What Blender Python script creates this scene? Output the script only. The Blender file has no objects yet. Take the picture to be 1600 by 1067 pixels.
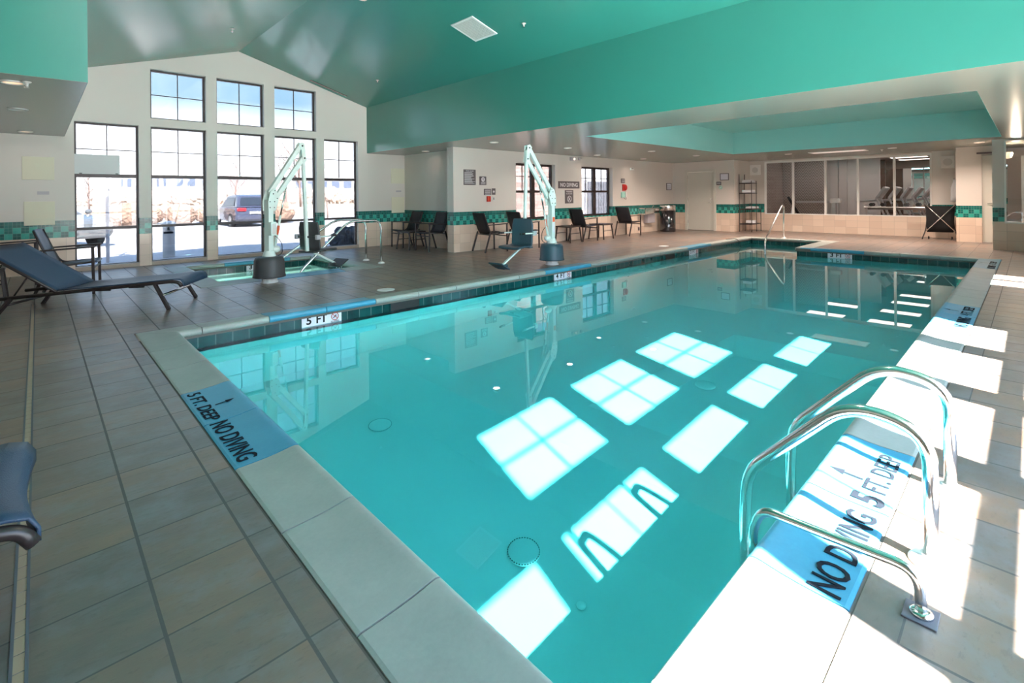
import bpy, bmesh, math, random
from mathutils import Vector, Matrix
random.seed(7)
scene = bpy.context.scene
COL = scene.collection
R = math.radians

# ------------------------------------------------------------------ camera
cam_data = bpy.data.cameras.new('camera')
cam_data.sensor_fit = 'HORIZONTAL'; cam_data.sensor_width = 36.0
cam_data.lens = 775.88 / 1600 * 36.0
cam_data.shift_y = -(533.5 - 305.43) / 1600
cam_data.clip_start = 0.05; cam_data.clip_end = 600
cam = bpy.data.objects.new('camera', cam_data); COL.objects.link(cam)
YAW, ROLL = 0.7631, -0.0094
fw = Vector((math.sin(YAW), math.cos(YAW), 0)); rt = Vector((math.cos(YAW), -math.sin(YAW), 0)); up = Vector((0, 0, 1))
ex = rt * math.cos(ROLL) + up * math.sin(ROLL); ey = up * math.cos(ROLL) - rt * math.sin(ROLL)
cam.matrix_world = Matrix(((ex.x, ey.x, -fw.x, 0), (ex.y, ey.y, -fw.y, 0), (ex.z, ey.z, -fw.z, 1.30), (0, 0, 0, 1)))
scene.camera = cam

# ------------------------------------------------------------------ world, sun, exposure
SUN = 34.0
SKY = 4.4
world = bpy.data.worlds.new('sky'); scene.world = world; world.use_nodes = True
wn = world.node_tree; wn.nodes.clear()
wo = wn.nodes.new('ShaderNodeOutputWorld'); wb = wn.nodes.new('ShaderNodeBackground')
wtc = wn.nodes.new('ShaderNodeTexCoord'); wsep = wn.nodes.new('ShaderNodeSeparateXYZ')
wr = wn.nodes.new('ShaderNodeValToRGB')
wr.color_ramp.elements[0].position = 0.0; wr.color_ramp.elements[0].color = (1.05, 1.0, 1.0, 1)
wr.color_ramp.elements[1].position = 0.42; wr.color_ramp.elements[1].color = (.30, .48, .78, 1)
e_ = wr.color_ramp.elements.new(0.105); e_.color = (.98, 1.03, 1.12, 1)
e_ = wr.color_ramp.elements.new(0.17); e_.color = (.22, .36, .48, 1)
wnz = wn.nodes.new('ShaderNodeTexNoise'); wnz.inputs['Scale'].default_value = 3.0; wnz.inputs['Detail'].default_value = 6
wmx = wn.nodes.new('ShaderNodeMix'); wmx.data_type = 'RGBA'
wcr = wn.nodes.new('ShaderNodeValToRGB'); wcr.color_ramp.elements[0].position = .48; wcr.color_ramp.elements[1].position = .72
wcr.color_ramp.elements[0].color = (0, 0, 0, 1); wcr.color_ramp.elements[1].color = (.35, .35, .35, 1)
L_ = wn.links.new
L_(wtc.outputs['Generated'], wsep.inputs[0]); L_(wsep.outputs['Z'], wr.inputs[0]); L_(wtc.outputs['Generated'], wnz.inputs['Vector'])
L_(wnz.outputs['Fac'], wcr.inputs[0]); L_(wcr.outputs[0], wmx.inputs['Factor'])
L_(wr.outputs[0], wmx.inputs['A']); wmx.inputs['B'].default_value = (.62, .64, .66, 1)
L_(wmx.outputs['Result'], wb.inputs['Color']); wb.inputs['Strength'].default_value = SKY
L_(wb.outputs[0], wo.inputs['Surface'])

sun_data = bpy.data.lights.new('sun', 'SUN'); sun_data.energy = SUN; sun_data.angle = R(0.53)
sun_data.color = (1.0, 0.96, 0.9); sun_data.cycles.is_caustics_light = True
sun = bpy.data.objects.new('sun', sun_data); COL.objects.link(sun)
sun.rotation_euler = Vector((0.24, 1.0, -0.993)).to_track_quat('-Z', 'Y').to_euler()
sun.location = (0, -20, 20)

vs = scene.view_settings
vs.view_transform = 'Standard'; vs.look = 'None'; vs.gamma = 1.0; vs.use_curve_mapping = False
vs.exposure = 2.08
cy = scene.cycles
cy.max_bounces = 12; cy.diffuse_bounces = 6; cy.glossy_bounces = 6; cy.transmission_bounces = 8; cy.transparent_max_bounces = 12
cy.sample_clamp_indirect = 12.0; cy.sample_clamp_direct = 0.0
cy.caustics_reflective = True; cy.caustics_refractive = True; cy.blur_glossy = 0.3
cy.use_denoising = True; cy.use_guiding = True

# ------------------------------------------------------------------ materials
def nmat(name):
    m = bpy.data.materials.new(name); m.use_nodes = True
    return m, m.node_tree, m.node_tree.nodes['Principled BSDF']
def mat(name, col, rough=0.5, metal=0.0, spec=0.5, coat=0.0, emit=None, estr=0.0, var=0.0, vscale=20.0, bump=0.0, bscale=60.0):
    m, nt, b = nmat(name)
    b.inputs['Base Color'].default_value = (*col, 1); b.inputs['Roughness'].default_value = rough
    b.inputs['Metallic'].default_value = metal; b.inputs['Specular IOR Level'].default_value = spec
    b.inputs['Coat Weight'].default_value = coat
    if emit: b.inputs['Emission Color'].default_value = (*emit, 1); b.inputs['Emission Strength'].default_value = estr
    if var > 0 or bump > 0:
        tc = nt.nodes.new('ShaderNodeTexCoord')
    if var > 0:
        nz = nt.nodes.new('ShaderNodeTexNoise'); nz.inputs['Scale'].default_value = vscale; nz.inputs['Detail'].default_value = 5
        mp = nt.nodes.new('ShaderNodeMapRange'); mp.inputs['From Min'].default_value = .3; mp.inputs['From Max'].default_value = .7
        mp.inputs['To Min'].default_value = 1 - var; mp.inputs['To Max'].default_value = 1 + var
        mx = nt.nodes.new('ShaderNodeMix'); mx.data_type = 'RGBA'; mx.blend_type = 'MULTIPLY'; mx.inputs['Factor'].default_value = 1
        nt.links.new(tc.outputs['Object'], nz.inputs['Vector']); nt.links.new(nz.outputs['Fac'], mp.inputs['Value'])
        mx.inputs['A'].default_value = (*col, 1); nt.links.new(mp.outputs[0], mx.inputs['B']); nt.links.new(mx.outputs['Result'], b.inputs['Base Color'])
    if bump > 0:
        n2 = nt.nodes.new('ShaderNodeTexNoise'); n2.inputs['Scale'].default_value = bscale; n2.inputs['Detail'].default_value = 4
        bp = nt.nodes.new('ShaderNodeBump'); bp.inputs['Strength'].default_value = bump; bp.inputs['Distance'].default_value = .02
        nt.links.new(tc.outputs['Object'], n2.inputs['Vector']); nt.links.new(n2.outputs['Fac'], bp.inputs['Height']); nt.links.new(bp.outputs[0], b.inputs['Normal'])
    return m

class NB:
    """tiny node helper"""
    def __init__(s, nt): s.nt = nt
    def math(s, op, a, b=None, c=None):
        n = s.nt.nodes.new('ShaderNodeMath'); n.operation = op
        for i, v in enumerate((a, b, c)):
            if v is None: continue
            if isinstance(v, (int, float)): n.inputs[i].default_value = v
            else: s.nt.links.new(v, n.inputs[i])
        return n.outputs[0]
    def mix(s, f, a, b):
        n = s.nt.nodes.new('ShaderNodeMix'); n.data_type = 'RGBA'
        for k, v in (('Factor', f), ('A', a), ('B', b)):
            if isinstance(v, (int, float)): n.inputs[k].default_value = v
            elif isinstance(v, tuple): n.inputs[k].default_value = (*v, 1)
            else: s.nt.links.new(v, n.inputs[k])
        return n.outputs['Result']
    def comb(s, x, y, z=0.0):
        n = s.nt.nodes.new('ShaderNodeCombineXYZ')
        for i, v in enumerate((x, y, z)):
            if isinstance(v, (int, float)): n.inputs[i].default_value = v
            else: s.nt.links.new(v, n.inputs[i])
        return n.outputs[0]
    def white(s, vec):
        n = s.nt.nodes.new('ShaderNodeTexWhiteNoise'); n.noise_dimensions = '3D'; s.nt.links.new(vec, n.inputs['Vector']); return n
    def noise(s, vec, scale, detail=4, rough=.5):
        n = s.nt.nodes.new('ShaderNodeTexNoise'); n.inputs['Scale'].default_value = scale; n.inputs['Detail'].default_value = detail
        n.inputs['Roughness'].default_value = rough; s.nt.links.new(vec, n.inputs['Vector']); return n.outputs['Fac']
    def pos(s):
        g = s.nt.nodes.new('ShaderNodeNewGeometry'); sp = s.nt.nodes.new('ShaderNodeSeparateXYZ'); s.nt.links.new(g.outputs['Position'], sp.inputs[0])
        sn = s.nt.nodes.new('ShaderNodeSeparateXYZ'); s.nt.links.new(g.outputs['True Normal'], sn.inputs[0])
        return g.outputs['Position'], sp.outputs, sn.outputs
    def grout(s, u, size, w):
        """1 inside a grout line of width w"""
        f = s.math('FRACT', s.math('DIVIDE', u, size)); d = s.math('ABSOLUTE', s.math('SUBTRACT', f, .5))
        return s.math('GREATER_THAN', d, .5 - w / size / 2)
    def ramp(s, f, stops):
        n = s.nt.nodes.new('ShaderNodeValToRGB'); cr = n.color_ramp
        while len(cr.elements) < len(stops): cr.elements.new(.5)
        for e, (p, c) in zip(cr.elements, stops): e.position = p; e.color = (*c, 1)
        s.nt.links.new(f, n.inputs[0]); return n.outputs[0]
    def bump(s, h, strength, dist=.01):
        n = s.nt.nodes.new('ShaderNodeBump'); n.inputs['Strength'].default_value = strength; n.inputs['Distance'].default_value = dist
        s.nt.links.new(h, n.inputs['Height']); return n.outputs[0]

def wall_material():
    m, nt, b = nmat('painted wall over tile'); k = NB(nt)
    P, p, n = k.pos()
    isx = k.math('GREATER_THAN', k.math('ABSOLUTE', n[0]), .5)
    u = k.math('ADD', k.math('MULTIPLY', isx, p[1]), k.math('MULTIPLY', k.math('SUBTRACT', 1, isx), p[0]))
    u = k.math('ADD', u, 10.0)
    z = p[2]
    Zb, Zt, c = .627, .930, .101
    zz = k.math('SUBTRACT', z, Zb)
    i = k.math('FLOOR', k.math('DIVIDE', u, c)); j = k.math('FLOOR', k.math('DIVIDE', zz, c))
    chk = k.math('FLOORED_MODULO', k.math('ADD', i, j), 2)
    top = k.math('GREATER_THAN', j, 1.5)
    light = k.math('MULTIPLY', chk, k.math('SUBTRACT', 1, top))
    rnd = k.white(k.comb(k.math('FLOOR', k.math('DIVIDE', u, c / 2)), k.math('FLOOR', k.math('DIVIDE', zz, c / 2)))).outputs['Value']
    dark = k.ramp(rnd, [(0, (.004, .085, .075)), (1, (.008, .16, .14))])
    lite = k.ramp(rnd, [(0, (.03, .33, .26)), (1, (.045, .37, .30))])
    g1 = k.math('MAXIMUM', k.grout(u, c, .005), k.grout(zz, c, .005))
    g2 = k.math('MAXIMUM', k.grout(u, c / 2, .0035), k.grout(zz, c / 2, .0035))
    gg = k.math('MAXIMUM', g1, k.math('MULTIPLY', g2, k.math('SUBTRACT', 1, light)))
    band = k.mix(k.math('MULTIPLY', gg, .55), k.mix(light, dark, lite), (.22, .42, .36))
    rb = k.white(k.comb(k.math('FLOOR', k.math('DIVIDE', u, .305)), k.math('FLOOR', k.math('DIVIDE', z, .209)))).outputs['Value']
    base = k.ramp(rb, [(0, (.66, .50, .39)), (1, (.76, .60, .48))])
    g3 = k.math('MAXIMUM', k.grout(u, .305, .006), k.grout(z, .209, .006))
    base = k.mix(k.math('MULTIPLY', g3, .6), base, (.40, .31, .25))
    paint = k.mix(k.math('MULTIPLY', k.noise(P, 1.3, 3), .25), (.64, .585, .53), (.595, .545, .495))
    inb = k.math('MULTIPLY', k.math('GREATER_THAN', z, Zb), k.math('LESS_THAN', z, Zt))
    up_ = k.math('GREATER_THAN', z, Zt)
    col = k.mix(up_, k.mix(inb, base, band), paint)
    nt.links.new(col, b.inputs['Base Color'])
    ro = k.math('ADD', .22, k.math('MULTIPLY', up_, .3)); nt.links.new(ro, b.inputs['Roughness'])
    hgt = k.math('SUBTRACT', 1, k.math('MAXIMUM', k.math('MULTIPLY', gg, inb), k.math('MULTIPLY', g3, k.math('LESS_THAN', z, Zb))))
    nt.links.new(k.bump(hgt, .35, .003), b.inputs['Normal'])
    return m

def deck_material():
    m, nt, b = nmat('slate look deck tile'); k = NB(nt)
    P, p, n = k.pos()
    T = .302
    u = k.math('ADD', p[0], 3.02 - .268 + T * 10); v = k.math('ADD', p[1], 3.02 - 2.69 + T * 10)
    iu = k.math('FLOOR', k.math('DIVIDE', u, T)); iv = k.math('FLOOR', k.math('DIVIDE', v, T))
    w = k.white(k.comb(iu, iv)); rnd = w.outputs['Value']
    seed = nt.nodes.new('ShaderNodeVectorMath'); seed.operation = 'ADD'; nt.links.new(P, seed.inputs[0])
    sc_ = nt.nodes.new('ShaderNodeVectorMath'); sc_.operation = 'SCALE'; nt.links.new(w.outputs['Color'], sc_.inputs[0]); sc_.inputs['Scale'].default_value = 30
    nt.links.new(sc_.outputs[0], seed.inputs[1]); V = seed.outputs[0]
    mp = nt.nodes.new('ShaderNodeMapping'); nt.links.new(V, mp.inputs[0]); mp.inputs['Rotation'].default_value = (0, 0, .6); mp.inputs['Scale'].default_value = (1, 2.6, 1)
    n1 = k.noise(mp.outputs[0], 4.5, 3, .5); n2 = k.noise(V, 7, 2); n3 = k.noise(mp.outputs[0], 20, 4, .65)
    f = k.math('ADD', k.math('ADD', k.math('MULTIPLY', n1, .55), k.math('MULTIPLY', n3, .12)), k.math('MULTIPLY', rnd, .36))
    c = k.ramp(f, [(.2, (.115, .100, .092)), (.40, (.165, .128, .106)), (.58, (.222, .150, .108)), (.8, (.30, .175, .112))])
    gm = nt.nodes.new('ShaderNodeMapRange'); gm.inputs['From Min'].default_value = .3; gm.inputs['From Max'].default_value = .75; nt.links.new(k.noise(P, .9, 3, .5), gm.inputs['Value'])
    c = k.mix(k.math('MULTIPLY', gm.outputs[0], .35), c, (.155, .140, .13))
    g2_ = nt.nodes.new('ShaderNodeMapRange'); g2_.inputs['From Min'].default_value = .46; g2_.inputs['From Max'].default_value = .66; nt.links.new(k.noise(V, 5.5, 6, .62), g2_.inputs['Value'])
    c = k.mix(k.math('MULTIPLY', g2_.outputs[0], .55), c, (.215, .215, .222))
    g3_ = nt.nodes.new('ShaderNodeMapRange'); g3_.inputs['From Min'].default_value = .55; g3_.inputs['From Max'].default_value = .70; nt.links.new(n3, g3_.inputs['Value'])
    c = k.mix(k.math('MULTIPLY', g3_.outputs[0], .45), c, (.10, .082, .072))
    g = k.math('MAXIMUM', k.grout(u, T, .0105), k.grout(v, T, .0065))
    c = k.mix(k.math('MULTIPLY', g, .9), c, (.075, .07, .068))
    nt.links.new(c, b.inputs['Base Color'])
    nt.links.new(k.math('ADD', k.math('ADD', .285, k.math('MULTIPLY', n2, .10)), k.math('MULTIPLY', g, .3)), b.inputs['Roughness'])
    h = k.math('SUBTRACT', k.math('ADD', k.math('MULTIPLY', n1, .6), k.math('MULTIPLY', n3, .4)), k.math('MULTIPLY', g, .9))
    b.inputs['Specular IOR Level'].default_value = .95
    nt.links.new(k.bump(h, .38, .006), b.inputs['Normal'])
    return m

def pool_tile_material():
    m, nt, b = nmat('dark teal pool tile'); k = NB(nt)
    P, p, n = k.pos()
    isx = k.math('GREATER_THAN', k.math('ABSOLUTE', n[0]), .5)
    u = k.math('ADD', k.math('MULTIPLY', isx, p[1]), k.math('MULTIPLY', k.math('SUBTRACT', 1, isx), p[0]))
    u = k.math('ADD', u, 9.4025)
    c = .155
    rnd = k.white(k.comb(k.math('FLOOR', k.math('DIVIDE', u, c)), 0.0)).outputs['Value']
    f = k.math('ADD', k.math('MULTIPLY', k.noise(P, 9, 5), .8), k.math('MULTIPLY', rnd, .4))
    col = k.ramp(f, [(.25, (.003, .024, .026)), (.8, (.007, .075, .075))])
    g = k.grout(u, c, .007)
    col = k.mix(k.math('MULTIPLY', g, .8), col, (.16, .25, .235))
    nt.links.new(col, b.inputs['Base Color']); b.inputs['Roughness'].default_value = .12
    return m

def coping_material(name, c1, c2, rough):
    m, nt, b = nmat(name); k = NB(nt)
    P, p, n = k.pos()
    n1 = k.noise(P, 3.2, 6, .6); n2 = k.noise(P, 60, 3)
    f = k.math('ADD', k.math('MULTIPLY', n1, .8), k.math('MULTIPLY', n2, .25))
    nt.links.new(k.ramp(f, [(.3, c1), (.75, c2)]), b.inputs['Base Color'])
    b.inputs['Roughness'].default_value = rough
    nt.links.new(k.bump(n2, .12, .003), b.inputs['Normal'])
    return m

def water_material(name, col):
    m = bpy.data.materials.new(name); m.use_nodes = True; nt = m.node_tree; nt.nodes.clear()
    o = nt.nodes.new('ShaderNodeOutputMaterial'); mx = nt.nodes.new('ShaderNodeMixShader'); f = nt.nodes.new('ShaderNodeFresnel'); f.inputs['IOR'].default_value = 1.333
    r = nt.nodes.new('ShaderNodeBsdfRefraction'); r.inputs['Color'].default_value = (*col, 1); r.inputs['Roughness'].default_value = 0; r.inputs['IOR'].default_value = 1.333
    g = nt.nodes.new('ShaderNodeBsdfGlossy'); g.inputs['Roughness'].default_value = 0; g.inputs['Color'].default_value = (1, 1, 1, 1)
    nt.links.new(f.outputs[0], mx.inputs[0]); nt.links.new(r.outputs[0], mx.inputs[1]); nt.links.new(g.outputs[0], mx.inputs[2]); nt.links.new(mx.outputs[0], o.inputs[0])
    return m

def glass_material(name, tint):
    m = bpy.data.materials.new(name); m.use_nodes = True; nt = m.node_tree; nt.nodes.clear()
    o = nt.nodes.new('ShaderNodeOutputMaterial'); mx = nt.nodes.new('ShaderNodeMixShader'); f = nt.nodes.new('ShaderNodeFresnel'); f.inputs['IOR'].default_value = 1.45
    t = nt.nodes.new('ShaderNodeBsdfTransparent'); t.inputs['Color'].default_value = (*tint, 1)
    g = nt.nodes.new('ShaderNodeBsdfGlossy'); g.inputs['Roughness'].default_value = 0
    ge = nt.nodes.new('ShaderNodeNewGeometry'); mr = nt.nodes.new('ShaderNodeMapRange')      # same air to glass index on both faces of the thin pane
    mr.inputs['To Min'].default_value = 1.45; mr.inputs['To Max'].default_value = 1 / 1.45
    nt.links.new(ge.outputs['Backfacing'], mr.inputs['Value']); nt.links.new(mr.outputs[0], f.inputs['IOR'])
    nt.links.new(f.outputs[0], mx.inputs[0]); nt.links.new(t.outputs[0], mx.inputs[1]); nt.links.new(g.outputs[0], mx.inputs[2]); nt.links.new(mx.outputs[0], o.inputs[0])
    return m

def chevron_material():
    m, nt, b = nmat('chevron wallpaper'); k = NB(nt)
    P, p, n = k.pos()
    u = k.math('PINGPONG', k.math('ADD', p[1], k.math('MULTIPLY', p[0], 1.0)), .12)
    v = k.math('ADD', p[2], k.math('MULTIPLY', u, 1.6))
    f = k.math('GREATER_THAN', k.math('FRACT', k.math('DIVIDE', v, .11)), .62)
    nt.links.new(k.mix(f, (.50, .43, .38), (.24, .20, .18)), b.inputs['Base Color']); b.inputs['Roughness'].default_value = .6
    return m

def stone_material():
    m, nt, b = nmat('stacked stone'); k = NB(nt)
    P, p, n = k.pos()
    bt = nt.nodes.new('ShaderNodeTexBrick'); bt.inputs['Scale'].default_value = 1.0
    bt.inputs['Brick Width'].default_value = .45; bt.inputs['Row Height'].default_value = .14; bt.inputs['Mortar Size'].default_value = .012
    bt.inputs['Color1'].default_value = (.30, .19, .165, 1); bt.inputs['Color2'].default_value = (.38, .29, .26, 1); bt.inputs['Mortar'].default_value = (.16, .11, .10, 1)
    wv = k.noise(P, 2.0, 2)
    nt.links.new(k.comb(p[0], k.math('ADD', p[2], k.math('MULTIPLY', wv, .1))), bt.inputs['Vector'])
    nt.links.new(bt.outputs['Color'], b.inputs['Base Color']); b.inputs['Roughness'].default_value = .9
    return m

def ground_material():
    m, nt, b = nmat('parking lot and lawn ground'); k = NB(nt)
    P, p, n = k.pos()
    d = k.math('ADD', k.math('MULTIPLY', p[0], .69), k.math('MULTIPLY', p[1], .72))
    lawn = k.math('GREATER_THAN', d, 40.0)
    lane = k.math('MULTIPLY', k.math('GREATER_THAN', d, 52.0), k.math('LESS_THAN', d, 62.0))
    asp = k.mix(k.noise(P, .35, 4), (.36, .345, .35), (.46, .44, .445))
    gr = k.mix(k.noise(P, .5, 4), (.33, .26, .20), (.42, .34, .27))
    c = k.mix(k.math('MULTIPLY', lawn, k.math('SUBTRACT', 1, lane)), asp, gr)
    nt.links.new(c, b.inputs['Base Color']); b.inputs['Roughness'].default_value = .9
    return m

M = {}
M['wall'] = wall_material()
M['deck'] = deck_material()
M['ptile'] = pool_tile_material()
M['stone'] = coping_material('cast stone coping', (.30, .315, .285), (.40, .41, .37), .45)
M['blue'] = coping_material('blue painted coping', (.045, .27, .41), (.07, .34, .49), .35)
M['water'] = water_material('pool water', (.185, .60, .655))
M['spawater'] = water_material('spa water', (.38, .86, .82))
M['plaster'] = mat('pool plaster', (.80, .82, .80), .6)
M['teal'] = mat('teal semi gloss paint', (.052, .275, .222), .23, spec=.8, bump=.02, bscale=40)
M['tray'] = mat('light aqua semi gloss paint', (.30, .60, .555), .30, spec=.55)
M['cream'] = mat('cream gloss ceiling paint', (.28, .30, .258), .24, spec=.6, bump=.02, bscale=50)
M['glassN'] = glass_material('view dimming window glass', (.33, .335, .34))  # glass colour holds down the bright outdoors behind it
M['glassS'] = glass_material('clear window glass', (.97, .97, .97))
M['bronze'] = mat('dark bronze window frame', (.028, .017, .016), .4)
M['reveal'] = mat('white window reveal', (.78, .76, .72), .5)
M['sill'] = mat('tan stone sill', (.36, .28, .22), .4)
M['steel'] = mat('brushed stainless steel', (.72, .71, .69), .16, metal=1, var=.06, vscale=35)
M['chrome'] = mat('polished steel', (.78, .77, .76), .13, metal=1)
M['powder'] = mat('pale mint powder coat', (.70, .78, .73), .3)
M['slate'] = mat('slate blue plastic', (.035, .075, .10), .38, bump=.05, bscale=120)
M['char'] = mat('charcoal plastic cover', (.055, .055, .06), .5, bump=.05, bscale=120)
M['whitep'] = mat('white plastic', (.8, .8, .78), .35)
M['offw'] = mat('off white panel', (.66, .62, .47), .5)
M['sling'] = mat('navy mesh sling fabric', (.024, .055, .105), .42, spec=.55, bump=.25, bscale=260)
M['slingb'] = mat('black mesh sling fabric', (.013, .013, .018), .6, bump=.2, bscale=260)
M['frame'] = mat('dark brown metal tube', (.03, .022, .022), .35)
M['black'] = mat('black', (.008, .008, .009), .45)
M['orange'] = mat('orange sticker', (.75, .12, .04), .5)
M['red'] = mat('red plastic', (.55, .02, .015), .35)
M['grey'] = mat('grey brown sign plastic', (.12, .10, .105), .5)
M['signtxt'] = mat('pale sign lettering', (.68, .65, .66), .5)
M['doorp'] = mat('beige painted door', (.60, .57, .50), .4)
M['letter'] = mat('black lettering', (.006, .0065, .008), .6, spec=.25)
M['letters'] = mat('faded slate lettering', (.009, .013, .02), .7, spec=.15)
M['redline'] = mat('red symbol ring', (.55, .08, .06), .5)
M['paper'] = mat('white paper', (.72, .70, .76), .5)
M['towel'] = mat('white terry towel', (.78, .78, .80), .9, bump=.5, bscale=90)
M['lamp'] = mat('warm lamp lens', (.9, .8, .7), .4, emit=(1, .55, .30), estr=.30)
M['lampc'] = mat('pale lamp lens', (.9, .85, .8), .4, emit=(1, .82, .66), estr=.25)
M['troffer'] = mat('lit fluorescent diffuser', (.9, .9, .9), .4, emit=(1, .82, .74), estr=1.15)
M['dimpanel'] = mat('dim fluorescent diffuser', (.8, .75, .72), .5, emit=(1, .80, .72), estr=.10)
M['dimlamp'] = mat('frosted lamp glass', (.7, .62, .5), .4, emit=(1, .75, .5), estr=.08)
M['wood'] = mat('brown wood floor', (.26, .14, .08), .4, var=.2, vscale=6)
M['gymwall'] = mat('gym wall paint', (.36, .29, .25), .6)
M['gymceil'] = mat('gym ceiling tile', (.34, .30, .30), .7)
M['chev'] = chevron_material()
M['mirror'] = mat('wall mirror', (.85, .88, .88), .01, metal=1)
M['darkwood'] = mat('dark wood panel', (.10, .055, .035), .4)
M['silver'] = mat('silver painted metal', (.62, .60, .60), .3, metal=.6)
M['rstone'] = stone_material()
M['fence'] = mat('grey fence board', (.13, .13, .15), .6)
M['ribbed'] = mat('grey privacy panel', (.42, .42, .45), .6)
M['ground'] = ground_material()
M['bush'] = mat('russet clipped shrub leaves', (.27, .175, .13), .9, var=.2, vscale=9)
M['dbush'] = mat('dark evergreen needles', (.05, .06, .075), .9, var=.4, vscale=30)
M['bark'] = mat('grey brown bark', (.22, .15, .13), .9)
M['brush'] = mat('dry russet brush', (.44, .37, .33), .95, var=.35, vscale=1.2)
M['suv'] = mat('slate blue car paint', (.045, .05, .085), .25, coat=1)
M['wcar'] = mat('silver car paint', (.11, .115, .12), .25, coat=1)
M['cglass'] = mat('dark car glass', (.02, .025, .035), .08, spec=.8)
M['tire'] = mat('black rubber tire', (.015, .015, .016), .8)
M['tail'] = mat('red tail light', (.5, .02, .03), .3)
M['farbld'] = mat('pale office wall', (.52, .50, .52), .7)
M['farwin'] = mat('blue office glass', (.12, .15, .22), .15)
M['groove'] = mat('dark grout', (.13, .115, .10), .8)
M['tan'] = mat('tan ceramic channel', (.42, .30, .21), .5)
M['vent'] = mat('white metal grille', (.62, .60, .56), .5)
M['ventd'] = mat('dark grille slots', (.10, .10, .09), .7)
M['teallogo'] = mat('pale teal decal', (.35, .62, .52), .5)
M['lav'] = mat('lavender grey panel', (.42, .38, .40), .4)
M['canvas'] = mat('black canvas', (.004, .004, .005), .85)

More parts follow.
